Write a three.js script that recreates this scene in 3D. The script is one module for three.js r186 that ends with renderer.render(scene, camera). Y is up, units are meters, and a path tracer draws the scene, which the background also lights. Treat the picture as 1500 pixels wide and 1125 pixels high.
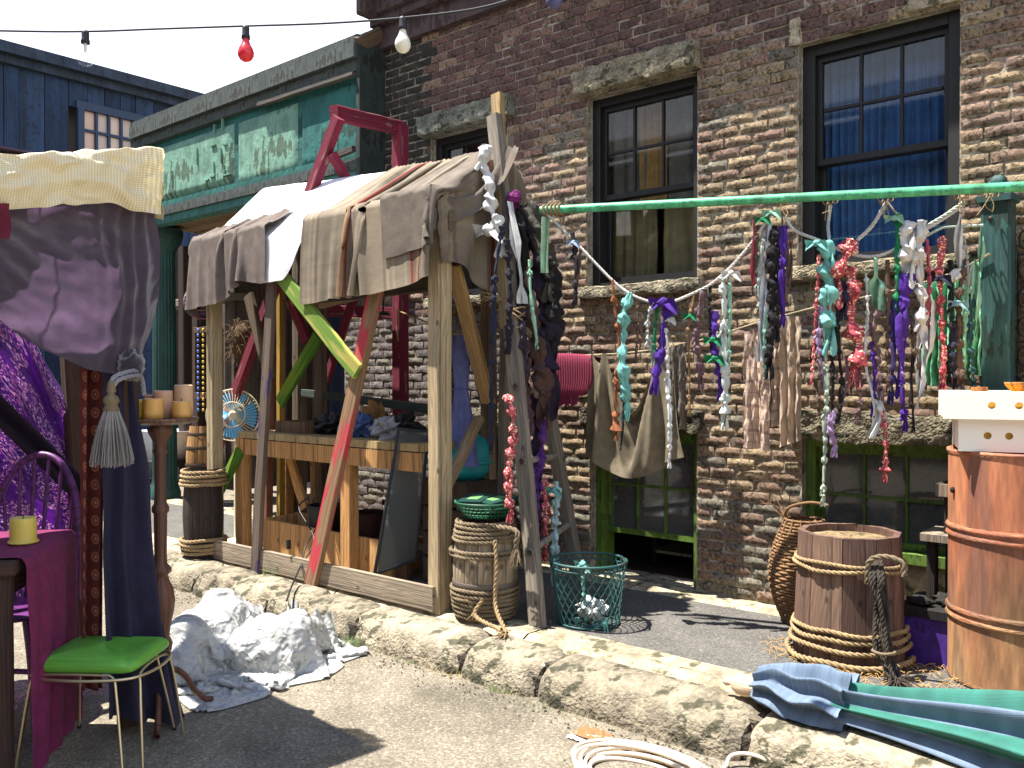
import * as THREE from 'three';
import { mergeGeometries } from 'three/addons/utils/BufferGeometryUtils.js';
import { ImprovedNoise } from 'three/addons/math/ImprovedNoise.js';

// ---------- camera, sky, sun, exposure ----------
const scene = new THREE.Scene();
const F = 1280, HOR = 552, YAW = 49.5 * Math.PI / 180;
const CAM = new THREE.Vector3(0, 1.5, 4.88);
const camera = new THREE.PerspectiveCamera(2 * Math.atan(562.5 / F) * 180 / Math.PI, 4 / 3, 0.05, 300);
camera.position.copy(CAM);
camera.lookAt(CAM.x - Math.cos(YAW), CAM.y - (562.5 - HOR) / F, CAM.z - Math.sin(YAW));
camera.updateMatrixWorld(true); camera.updateProjectionMatrix();
scene.add(camera);

const SUN = new THREE.Vector3(-0.43, 1, 0.28).normalize();
{
  const w = 128, h = 64, data = new Float32Array(w * h * 4);
  for (let j = 0; j < h; j++) for (let i = 0; i < w; i++) {
    const el = ((j + 0.5) / h - 0.5) * Math.PI, t = Math.max(0, Math.sin(el));
    const k = (j * w + i) * 4, g = t * t * (3 - 2 * t);
    data[k] = 0.64 - 0.50 * g; data[k + 1] = 0.66 - 0.44 * g; data[k + 2] = 0.70 - 0.30 * g; data[k + 3] = 1;
    if (el < 0) { data[k] = 0.30; data[k + 1] = 0.29; data[k + 2] = 0.27; }
  }
  const sky = new THREE.DataTexture(data, w, h, THREE.RGBAFormat, THREE.FloatType);
  sky.mapping = THREE.EquirectangularReflectionMapping; sky.magFilter = sky.minFilter = THREE.LinearFilter; sky.needsUpdate = true;
  scene.background = sky; scene.environment = sky;
}
const sun = new THREE.DirectionalLight(new THREE.Color(1, 0.95, 0.87), 5);
sun.position.copy(SUN).multiplyScalar(25); sun.target.position.set(-3, 0, 1); scene.add(sun, sun.target);
sun.castShadow = true; sun.shadow.mapSize.set(4096, 4096); sun.shadow.bias = -0.0004;
Object.assign(sun.shadow.camera, { left: -14, right: 8, top: 10, bottom: -10, near: 1, far: 60 });
const renderer = new THREE.WebGLRenderer({ antialias: true });
renderer.setSize(1024, 768); renderer.toneMapping = THREE.LinearToneMapping; renderer.toneMappingExposure = 3.0;
renderer.shadowMap.enabled = true;

// ---------- helpers ----------
let seed = 7;
const rnd = () => { seed = (seed * 1664525 + 1013904223) >>> 0; return seed / 4294967296; };
const rr = (a, b) => a + (b - a) * rnd();
const reseed = s => { seed = s >>> 0; rnd(); rnd(); };
const perlin = new ImprovedNoise();
const N3 = (x, y, z = 0) => perlin.noise(x, y, z);
const V = (x, y, z) => new THREE.Vector3(x, y, z);
const ray = (px, py) => V(0, 0, 0).set(px / 750 - 1, 1 - py / 562.5, 0.5).unproject(camera).sub(CAM);
// a photo pixel met with a plane of the place (wall-parallel z, across x, level y)
const onZ = (px, py, z) => { const r = ray(px, py); return r.multiplyScalar((z - CAM.z) / r.z).add(CAM); };
const onX = (px, py, x) => { const r = ray(px, py); return r.multiplyScalar((x - CAM.x) / r.x).add(CAM); };
const onY = (px, py, y) => { const r = ray(px, py); return r.multiplyScalar((y - CAM.y) / r.y).add(CAM); };
const atD = (px, py, d) => { const r = ray(px, py), f = V(0, 0, 0); camera.getWorldDirection(f); return r.multiplyScalar(d / r.dot(f)).add(CAM); };
const lerp = (a, b, t) => a + (b - a) * t, clamp = (x, a = 0, b = 1) => Math.min(b, Math.max(a, x));
const sstep = (a, b, x) => { const t = clamp((x - a) / (b - a)); return t * t * (3 - 2 * t); };

const used = {};
function numbered(name) { used[name] = (used[name] || 0) + 1; return used[name] === 1 ? name : name + '_' + String(used[name] - 1).padStart(3, '0'); }
function sh(m) { m.castShadow = true; m.receiveShadow = true; return m; }
function tag(o, label, category, group) { o.userData.label = label; o.userData.category = category; if (group) o.userData.group = group; return o; }
function thing(name, label, category, group, pos) { const g = new THREE.Group(); g.name = numbered(name); if (pos) g.position.copy(pos); scene.add(g); return tag(g, label, category, group); }
// a mesh part; geometry given in world space is moved into the parent's frame
function part(name, geo, mat, parent, label) {
  const m = sh(new THREE.Mesh(geo, mat)); m.name = name;
  if (parent) { const o = V(0, 0, 0); for (let p = parent; p && p !== scene; p = p.parent) o.add(p.position); m.position.copy(o).negate(); parent.add(m); }
  if (label) m.userData.label = label;
  return m;
}
// a one-mesh thing
function solo(name, geo, mat, label, category, group) { const m = sh(new THREE.Mesh(geo, mat)); m.name = numbered(name); scene.add(m); return tag(m, label, category, group); }
function setting(name, geo, mat) { const m = sh(new THREE.Mesh(geo, mat)); m.name = name; m.userData.kind = 'structure'; scene.add(m); return m; }

// ---- geometry makers (world space) ----
function grid(nu, nv, fn, su = 1, sv = 1, closedU = false) {
  const pos = [], uv = [], idx = [];
  for (let j = 0; j <= nv; j++) for (let i = 0; i <= nu; i++) {
    const p = fn(closedU && i === nu ? 0 : i / nu, j / nv); pos.push(p.x, p.y, p.z); uv.push(i / nu * su, j / nv * sv);
  }
  for (let j = 0; j < nv; j++) for (let i = 0; i < nu; i++) { const a = j * (nu + 1) + i, b = a + 1, c = a + nu + 1, d = c + 1; idx.push(a, b, d, a, d, c); }
  const g = new THREE.BufferGeometry();
  g.setAttribute('position', new THREE.Float32BufferAttribute(pos, 3)); g.setAttribute('uv', new THREE.Float32BufferAttribute(uv, 2));
  g.setIndex(idx); g.computeVertexNormals();
  if (closedU) { const n = g.attributes.normal; for (let j = 0; j <= nv; j++) { const a = j * (nu + 1), b = a + nu; const v = V(n.getX(a) + n.getX(b), n.getY(a) + n.getY(b), n.getZ(a) + n.getZ(b)).normalize(); n.setXYZ(a, v.x, v.y, v.z); n.setXYZ(b, v.x, v.y, v.z); } }
  return g;
}
function merge(list) { return mergeGeometries(list.map(g => { const q = g.index ? g.toNonIndexed() : g; for (const k of Object.keys(q.attributes)) if (!['position', 'normal', 'uv', 'color'].includes(k)) q.deleteAttribute(k); return q; }), false); }
function frameOf(A, B, hint) {
  const y = B.clone().sub(A).normalize(); let x = (hint || V(1, 0, 0)).clone(); x.addScaledVector(y, -x.dot(y));
  if (x.lengthSq() < 1e-6) { x = V(0, 0, 1); x.addScaledVector(y, -x.dot(y)); } x.normalize();
  return { x, y, z: x.clone().cross(y) };
}
// sawn timber from A to B: width w along hint, thickness t; chamfered edges, slight warp, uv in metres
function beamGeo(A, B, w, t, hint, o = {}) {
  const L = A.distanceTo(B), f = frameOf(A, B, hint), c = o.c ?? Math.min(w, t) * 0.09, n = o.n ?? 5, wob = o.wob ?? 0.003, s = rnd() * 50;
  const W = w / 2, T = t / 2, pr = [[-W + c, -T], [W - c, -T], [W, -T + c], [W, T - c], [W - c, T], [-W + c, T], [-W, T - c], [-W, -T + c]];
  const per = [0]; for (let i = 0; i < 8; i++) { const a = pr[i], b = pr[(i + 1) % 8]; per.push(per[i] + Math.hypot(a[0] - b[0], a[1] - b[1])); }
  const pos = [], uv = [], idx = [], u0 = rnd() * 3, v0 = rnd() * 3;
  for (let k = 0; k < 8; k++) {
    const a = pr[k], b = pr[(k + 1) % 8], base = pos.length / 3;
    for (let j = 0; j <= n; j++) for (let e = 0; e < 2; e++) {
      const q = e ? b : a, v = j / n, tp = lerp(o.taper0 ?? 1, o.taper1 ?? 1, v), dx = N3(v * 3 + s, 1) * wob * 2 + N3(v * 9 + s, q[0] * 90, q[1] * 90) * wob, dz = N3(v * 3 + s, 7) * wob * 2;
      const p = A.clone().addScaledVector(f.y, v * L).addScaledVector(f.x, q[0] * tp + dx).addScaledVector(f.z, q[1] * tp + dz);
      pos.push(p.x, p.y, p.z); uv.push(u0 + per[k + e], v0 + v * L);
    }
    for (let j = 0; j < n; j++) { const i0 = base + j * 2; idx.push(i0, i0 + 3, i0 + 1, i0, i0 + 2, i0 + 3); }
  }
  for (const end of [0, 1]) {
    const base = pos.length / 3, v = end, tp = end ? (o.taper1 ?? 1) : (o.taper0 ?? 1);
    for (const q of pr) {
      const dx = N3(v * 3 + s, 1) * wob * 2 + N3(v * 9 + s, q[0] * 90, q[1] * 90) * wob, dz = N3(v * 3 + s, 7) * wob * 2;
      const p = A.clone().addScaledVector(f.y, v * L).addScaledVector(f.x, q[0] * tp + dx).addScaledVector(f.z, q[1] * tp + dz);
      pos.push(p.x, p.y, p.z); uv.push(u0 + q[0], v0 + q[1]);
    }
    for (let i = 1; i < 7; i++) end ? idx.push(base, base + i + 1, base + i) : idx.push(base, base + i, base + i + 1);
  }
  const g = new THREE.BufferGeometry(); g.setAttribute('position', new THREE.Float32BufferAttribute(pos, 3)); g.setAttribute('uv', new THREE.Float32BufferAttribute(uv, 2)); g.setIndex(idx); g.computeVertexNormals(); return g;
}
const boxGeo = (x0, x1, y0, y1, z0, z1, c) => { const h = (z0 + z1) / 2; return beamGeo(V((x0 + x1) / 2, y0, h), V((x0 + x1) / 2, y1, h), Math.abs(x1 - x0), Math.abs(z1 - z0), V(1, 0, 0), { c: c ?? 0.004, n: 1, wob: 0 }); };
function curve(pts) { return new THREE.CatmullRomCurve3(pts, false, 'catmullrom', 0.5); }
function tubeGeo(pts, r, seg = 24, rad = 6, closed = false) {
  const c = new THREE.CatmullRomCurve3(pts, closed, 'catmullrom', 0.5), L = c.getLength();
  const g = new THREE.TubeGeometry(c, seg, r, rad, closed), uv = g.attributes.uv;
  for (let i = 0; i < uv.count; i++) uv.setXY(i, uv.getX(i) * L, uv.getY(i) * r * 6.28);
  return g;
}
// laid rope: two strands wound round a path
function ropeGeo(pts, r, closed = false, seg = 0) {
  const c = new THREE.CatmullRomCurve3(pts, closed, 'catmullrom', 0.5), L = c.getLength(), n = seg || Math.min(360, Math.ceil(L / (r * 0.9)));
  const fr = c.computeFrenetFrames(n, closed), out = [];
  for (let k = 0; k < 3; k++) {
    const q = [];
    for (let i = 0; i < n + (closed ? 0 : 1); i++) { const a = i / n * L / (r * 7) * 6.283 + k * 2.094, p = c.getPointAt(i / n); q.push(p.addScaledVector(fr.normals[i], Math.cos(a) * r * .5).addScaledVector(fr.binormals[i], Math.sin(a) * r * .5)); }
    out.push(tubeGeo(q, r * .56, n, 5, closed));
  }
  return merge(out);
}
function latheGeo(prof, base, seg = 24, o = {}) {
  const n = prof.length - 1; let L = 0; const ls = [0]; for (let i = 1; i <= n; i++) { L += Math.hypot(prof[i][0] - prof[i - 1][0], prof[i][1] - prof[i - 1][1]); ls.push(L); }
  const R = Math.max(...prof.map(p => p[0]));
  const g = grid(seg, n, (u, v) => { const i = Math.round(v * n), a = -u * 6.2832 + (o.a0 || 0), k = 1 + (o.wob || 0) * N3(Math.cos(a) * 2, Math.sin(a) * 2, v * 4 + (o.s || 0)); const r = prof[i][0] * k; return V(base.x + Math.cos(a) * r, base.y + prof[i][1], base.z + Math.sin(a) * r); }, R * 6.28, L, true);
  return g;
}
function ellipGeo(c, rx, ry, rz, nz = 0, s = 0, nu = 14, nv = 9, fr = 3) {
  return grid(nu, nv, (u, v) => { const a = -u * 6.2832, b = (v - .5) * Math.PI, x = Math.cos(b) * Math.cos(a), y = Math.sin(b), z = Math.cos(b) * Math.sin(a), k = 1 + nz * N3(x * fr + s, y * fr + 3, z * fr); return V(c.x + x * rx * k, c.y + y * ry * k, c.z + z * rz * k); }, rx * 6, ry * 3, true);
}
function paint(g, fn) { const p = g.attributes.position, c = new Float32Array(p.count * 3), v = V(0, 0, 0); for (let i = 0; i < p.count; i++) { v.fromBufferAttribute(p, i); const k = fn(v, g.attributes.uv.getX(i), g.attributes.uv.getY(i)); c.set(k, i * 3); } g.setAttribute('color', new THREE.BufferAttribute(c, 3)); return g; }

// ---- textures ----
const hash = (x, y, s) => { let h = (x * 374761393 + y * 668265263 + s * 974711) | 0; h = Math.imul(h ^ (h >>> 13), 1274126177); return ((h ^ (h >>> 16)) >>> 0) / 4294967296; };
function vn(x, y, P, Q, s) { const xi = Math.floor(x), yi = Math.floor(y), fx = x - xi, fy = y - yi, a = fx * fx * (3 - 2 * fx), b = fy * fy * (3 - 2 * fy), m = (i, p) => ((i % p) + p) % p; const x0 = m(xi, P), x1 = m(xi + 1, P), y0 = m(yi, Q), y1 = m(yi + 1, Q); return lerp(lerp(hash(x0, y0, s), hash(x1, y0, s), a), lerp(hash(x0, y1, s), hash(x1, y1, s), a), b); }
function fbm(u, v, P, Q, s, oct = 4) { let t = 0, a = 0.5, n = 0; for (let i = 0; i < oct; i++) { t += a * vn(u * P, v * Q, P, Q, s + i); n += a; a *= 0.55; P *= 2; Q *= 2; } return t / n; }
function tex(w, h, fn, srgb = true) {
  const d = new Uint8Array(w * h * 4);
  for (let j = 0; j < h; j++) for (let i = 0; i < w; i++) { const c = fn(i / w, j / h), k = (j * w + i) * 4; if (typeof c === 'number') { d[k] = d[k + 1] = d[k + 2] = clamp(c) * 255; } else { d[k] = clamp(c[0]) * 255; d[k + 1] = clamp(c[1]) * 255; d[k + 2] = clamp(c[2]) * 255; } d[k + 3] = 255; }
  const t = new THREE.DataTexture(d, w, h, THREE.RGBAFormat); t.wrapS = t.wrapT = THREE.RepeatWrapping; t.magFilter = THREE.LinearFilter; t.minFilter = THREE.LinearMipmapLinearFilter; t.generateMipmaps = true; if (srgb) t.colorSpace = THREE.SRGBColorSpace; t.needsUpdate = true; return t;
}
const rep = (t, x, y) => { const c = t.clone(); c.repeat.set(x, y); c.needsUpdate = true; return c; };
const mixc = (a, b, t) => [lerp(a[0], b[0], t), lerp(a[1], b[1], t), lerp(a[2], b[2], t)];
// ---------- procedural materials (tints are base colours; textures are near-neutral) ----------
const T = {};
T.wood = tex(256, 512, (u, v) => { const g = fbm(u, v, 24, 2, 3, 4), w = fbm(u, v, 4, 2, 9, 3), f = fbm(u, v, 90, 6, 12, 2), ring = 0.5 + 0.5 * Math.sin((u * 10 + w * 5) * 6.283); let k = 0.62 + 0.22 * g + 0.16 * f + 0.12 * ring + 0.2 * (w - .5); const kn = Math.hypot((u - .3) * 1, (v - .37) * 2); if (kn < .05) k *= .5 + kn * 8; if (fbm(u, v, 40, 1, 20, 3) > .76) k *= .7; return [k, k * .985, k * .96]; });
T.woodB = tex(256, 512, (u, v) => { const c = fbm(u, v, 40, 1, 20, 3); return 0.55 + 0.5 * (fbm(u, v, 60, 4, 5, 3) - .5) - (c > .7 ? .4 : 0); }, false);
T.stone = tex(512, 512, (u, v) => { const a = fbm(u, v, 6, 6, 31, 5), b = fbm(u, v, 40, 40, 33, 3), l = fbm(u, v, 9, 9, 37, 4); let k = .55 + .5 * a + .25 * (b - .5); let c = [k, k * .97, k * .92]; if (l > .58) c = mixc(c, [.32, .33, .27], sstep(.58, .68, l) * .75); if (b > .63) c = mixc(c, [.95, .93, .86], .35); return c; });
T.stoneB = tex(512, 512, (u, v) => .6 * fbm(u, v, 10, 10, 31, 5) + .4 * fbm(u, v, 60, 60, 36, 3), false);
T.asph = tex(512, 512, (u, v) => { const b = fbm(u, v, 110, 110, 41, 2), p = fbm(u, v, 5, 5, 42, 4); const k = .62 + .32 * (b - .5) + .16 * (p - .5) + (b > .74 ? .1 : 0); return [k, k * .985, k * .95]; });
T.asphB = tex(512, 512, (u, v) => fbm(u, v, 120, 120, 41, 3), false);
T.cloth = tex(256, 256, (u, v) => { const w = .5 + .5 * Math.sin(u * 6.283 * 64), x = .5 + .5 * Math.sin(v * 6.283 * 64), n = fbm(u, v, 6, 6, 51, 4); const k = .78 + .1 * (w * x) + .26 * (n - .5); return k; });
T.clothB = tex(256, 256, (u, v) => .5 * (Math.abs(Math.sin(u * 6.283 * 32)) * .5 + Math.abs(Math.sin(v * 6.283 * 32)) * .5) + .5 * fbm(u, v, 8, 8, 52, 4), false);
T.grime = tex(512, 512, (u, v) => { const a = fbm(u, v, 5, 3, 61, 5), s = fbm(u, v, 48, 2, 63, 3), sp = fbm(u, v, 60, 60, 66, 2); let k = .72 + .5 * (a - .5) + .32 * (s - .5); if (sp > .72) k *= .75; return k; });
T.peel = tex(512, 512, (u, v) => { const a = fbm(u, v, 7, 5, 71, 5), s = fbm(u, v, 30, 3, 73, 4), f = fbm(u, v, 40, 40, 75, 2); const k = .75 + .5 * (a - .5) + .3 * (s - .5); let c = [k, k, k]; const m = .6 * a + .4 * s + .1 * f; if (m > .62) c = mixc(c, [.45, .4, .36], sstep(.62, .68, m) * .8); if (m < .36) c = mixc(c, [1, 1, 1], .4); return c; });
T.crumple = tex(256, 256, (u, v) => { const a = fbm(u, v, 3, 3, 82, 3), b = fbm(u, v, 5, 5, 86, 3), c = fbm(u, v, 9, 9, 89, 2); return .5 * Math.abs(2 * a - 1) * 2 + .3 * Math.abs(2 * b - 1) * 2 + .2 * Math.abs(2 * c - 1) * 2; }, false);
T.fbmB = tex(256, 256, (u, v) => fbm(u, v, 8, 8, 81, 5), false);
T.rust = tex(512, 512, (u, v) => { const a = fbm(u, v, 5, 4, 91, 5), b = fbm(u, v, 50, 50, 93, 3), s = fbm(u, v, 7, 6, 95, 5); let c = mixc([.50, .33, .24], [.68, .42, .30], sstep(.3, .7, a)); c = mixc(c, [.42, .31, .28], sstep(.48, .66, s) * .6); c = mixc(c, [.66, .5, .36], sstep(.52, .7, a) * .5); const k = .8 + .4 * b; return [c[0] * k, c[1] * k, c[2] * k]; });
T.paisley = tex(512, 512, (u, v) => { const a = fbm(u, v, 9, 9, 101, 3), r = Math.abs(((a * 7) % 1) - .5) * 2, f = fbm(u, v, 60, 60, 103, 2), m = fbm(u, v, 4, 4, 105, 3); let c = [.36, .10, .55]; const on = m > .42 && r > .62 && f > .4; if (on) c = f > .56 ? [.92, .8, .88] : [.80, .42, .66]; else if (r < .18) c = [.13, .07, .3]; return c; });
T.redpat = tex(256, 256, (u, v) => { const cx = (u * 8) % 1 - .5, cy = (v * 8 + (Math.floor(u * 8) % 2) * .5) % 1 - .5, d = Math.hypot(cx, cy); let c = [.34, .12, .10]; if (d < .3 && d > .18) c = [.55, .33, .26]; if (d < .1) c = [.6, .4, .3]; const k = .8 + .4 * fbm(u, v, 30, 30, 111, 2); return [c[0] * k, c[1] * k, c[2] * k]; });
T.stripe = tex(512, 256, (u, v) => { const n = fbm(u, v, 6, 6, 121, 4), f = fbm(u, v, 2, 60, 122, 2); let c = [.60, .56, .50]; const k = (u * 8) % 1; const s = hash(Math.floor(u * 64), 3, 9); if (s > .72) c = [.52, .47, .42]; if (s > .86) c = [.66, .62, .55]; const q = u % .5; if (q > .30 && q < .312) c = [.62, .2, .14]; if (q > .325 && q < .331) c = [.75, .5, .2]; if (q > .34 && q < .348) c = [.2, .2, .22]; if (q > .355 && q < .363) c = [.6, .25, .16]; const b = .84 + .4 * (n - .5) + .08 * (f - .5); return [c[0] * b, c[1] * b, c[2] * b]; });
T.plaid = tex(256, 256, (u, v) => { let c = [.80, .70, .62]; const a = (u * 4) % 1, b = (v * 4) % 1; if (a < .12) c = mixc(c, [.5, .38, .36], .5); if (b < .12) c = mixc(c, [.5, .38, .36], .5); if (a > .5 && a < .54) c = mixc(c, [.45, .36, .4], .5); if (b > .5 && b < .54) c = mixc(c, [.45, .36, .4], .5); const k = .9 + .25 * (fbm(u, v, 8, 8, 131, 4) - .5); return [c[0] * k, c[1] * k, c[2] * k]; });
T.floral = tex(256, 256, (u, v) => { let c = [.64, .27, .30]; const f = fbm(u, v, 26, 26, 141, 2), g = fbm(u, v, 6, 6, 143, 3); if (f > .66) c = [.9, .76, .66]; else if (f < .3) c = [.56, .17, .22]; const k = .85 + .3 * g; c = [c[0] * k, c[1] * k, c[2] * k]; return c; });
T.leather = tex(256, 256, (u, v) => { const n = fbm(u, v, 8, 8, 151, 4); return .8 + .3 * (n - .5); });
T.paintRed = tex(128, 512, (u, v) => { const n = fbm(u, v, 3, 5, 161, 4), g = fbm(u, v, 30, 2, 163, 3); const k = .7 + .5 * (g - .5); const w = [.62 * k + .1, .48 * k + .08, .36 * k + .05], p = [.72, .22, .26]; return mixc(w, p, sstep(.46, .58, n + (g - .5) * .3)); });
T.paintYel = tex(128, 512, (u, v) => { const n = fbm(u, v, 3, 3, 171, 4), g = fbm(u, v, 30, 2, 173, 3); const k = .85 + .3 * (g - .5); return mixc([.74 * k, .70 * k, .34 * k], [.46 * k, .6 * k, .2 * k], sstep(.52, .66, n)); });
T.paintMar = tex(128, 512, (u, v) => { const n = fbm(u, v, 6, 8, 181, 4), g = fbm(u, v, 40, 3, 183, 3); const k = .8 + .5 * (g - .5); return n > .7 ? [.6 * k, .42 * k, .4 * k] : [.52 * k, .10 * k, .22 * k]; });
T.paintPur = tex(128, 512, (u, v) => { const n = fbm(u, v, 3, 6, 191, 4), g = fbm(u, v, 30, 2, 193, 3); const k = .7 + .5 * (g - .5); return n > .68 ? [.38 * k, .3 * k, .5 * k] : [.52 * k, .44 * k, .38 * k]; });

const L = (r, g, b) => new THREE.Color().setRGB(r, g, b);
const S = (hex) => new THREE.Color(hex);
const matCache = {};
function M(key, o) { if (matCache[key]) return matCache[key]; const m = new THREE.MeshStandardMaterial(Object.assign({ roughness: .85, side: THREE.DoubleSide }, o)); return matCache[key] = m; }
const woodM = (hex, key, rough = .85) => M('wood' + hex + (key || ''), { map: rep(T.wood, 4, 1.2), bumpMap: rep(T.woodB, 4, 1.2), bumpScale: .0035, color: S(hex), roughness: rough });
T.wood4 = rep(T.wood, 4, 1.2); T.woodB4 = rep(T.woodB, 4, 1.2);
const wood = (hex, rough = .85) => M('w' + hex, { map: T.wood4, bumpMap: T.woodB4, bumpScale: .0035, color: S(hex), roughness: rough });
T.cloth4 = rep(T.cloth, 3, 3); T.clothB4 = rep(T.clothB, 5, 5);
const cloth = (hex, rough = .95) => M('c' + hex, { map: T.cloth4, bumpMap: T.clothB4, bumpScale: .002, color: S(hex), roughness: rough });
T.stone1 = rep(T.stone, 1.6, 1.6); T.stoneB1 = rep(T.stoneB, 1.6, 1.6);
const stone = (hex, b = .02) => M('s' + hex, { map: T.stone1, bumpMap: T.stoneB1, bumpScale: b, color: S(hex), roughness: .95 });
const plain = (hex, rough = .6, o = {}) => M('p' + hex + rough + JSON.stringify(o), Object.assign({ color: S(hex), roughness: rough, bumpMap: T.fbmB, bumpScale: .0008 }, o));
const mapped = (key, map, o = {}) => M('m' + key, Object.assign({ map, roughness: .9 }, o));
const ropeM = cloth('#b79c72'), ropeG = cloth('#8f7d62'), ropeD = cloth('#4a4036');
const glassM = new THREE.MeshPhysicalMaterial({ color: 0xffffff, transmission: 1, thickness: 0, roughness: .03, ior: 1.5, side: THREE.DoubleSide });
const dustGlass = new THREE.MeshPhysicalMaterial({ color: L(.75, .78, .78), transmission: .9, thickness: 0, roughness: .12, roughnessMap: T.grime, ior: 1.5, side: THREE.DoubleSide });
// ---------- small cloth solver: a sheet of points that falls, folds and rests on what is under it ----------
function clothSheet({ nx, ny, rest, init, push, pins = [], steps = 240, bend = .25, g = .0016, iters = 5, uvk = 1, stretch = null }) {
  const n = nx * ny, P = new Float32Array(n * 3), Q = new Float32Array(n * 3), W = new Float32Array(n).fill(1), v = V(0, 0, 0);
  for (let j = 0; j < ny; j++) for (let i = 0; i < nx; i++) { init(i / (nx - 1), j / (ny - 1), v); const k = (j * nx + i) * 3; P[k] = Q[k] = v.x; P[k + 1] = Q[k + 1] = v.y; P[k + 2] = Q[k + 2] = v.z; }
  for (const [i, j] of pins) W[j * nx + i] = 0;
  const con = []; const add = (i, j, a, b, s) => { if (i + a < nx && j + b < ny && i + a >= 0) con.push([j * nx + i, (j + b) * nx + i + a, rest * Math.hypot(a, b * (stretch ? stretch(i / nx) : 1)), s]); };
  for (let j = 0; j < ny; j++) for (let i = 0; i < nx; i++) { add(i, j, 1, 0, 1); add(i, j, 0, 1, 1); add(i, j, 1, 1, .7); add(i, j, -1, 1, .7); add(i, j, 2, 0, bend); add(i, j, 0, 2, bend); }
  for (let s = 0; s < steps; s++) {
    for (let i = 0; i < n; i++) { if (!W[i]) continue; const k = i * 3; for (let c = 0; c < 3; c++) { const d = (P[k + c] - Q[k + c]) * .96; Q[k + c] = P[k + c]; P[k + c] += d - (c === 1 ? g : 0); } }
    for (let q = 0; q < iters; q++) {
      for (const [a, b, L0, st] of con) { const A = a * 3, B = b * 3, dx = P[B] - P[A], dy = P[B + 1] - P[A + 1], dz = P[B + 2] - P[A + 2], d = Math.sqrt(dx * dx + dy * dy + dz * dz) || 1e-6, w = W[a] + W[b]; if (!w) continue; const f = st * (d - L0) / d / w, fa = f * W[a], fb = f * W[b]; P[A] += dx * fa; P[A + 1] += dy * fa; P[A + 2] += dz * fa; P[B] -= dx * fb; P[B + 1] -= dy * fb; P[B + 2] -= dz * fb; }
    }
    if (push) for (let i = 0; i < n; i++) { if (!W[i]) continue; const k = i * 3; v.set(P[k], P[k + 1], P[k + 2]); if (push(v)) { P[k] = v.x; P[k + 1] = v.y; P[k + 2] = v.z; for (let c = 0; c < 3; c++) Q[k + c] = lerp(Q[k + c], P[k + c], .75); } }
  }
  return grid(nx - 1, ny - 1, (u, w) => { const k = (Math.round(w * (ny - 1)) * nx + Math.round(u * (nx - 1))) * 3; return V(P[k], P[k + 1], P[k + 2]); }, (nx - 1) * rest * uvk, (ny - 1) * rest * uvk);
}
const pushSphere = (v, x, y, z, r) => { const dx = v.x - x, dy = v.y - y, dz = v.z - z, d = Math.sqrt(dx * dx + dy * dy + dz * dz); if (d < r) { v.set(x + dx / d * r, y + dy / d * r, z + dz / d * r); return true; } return false; };
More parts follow.
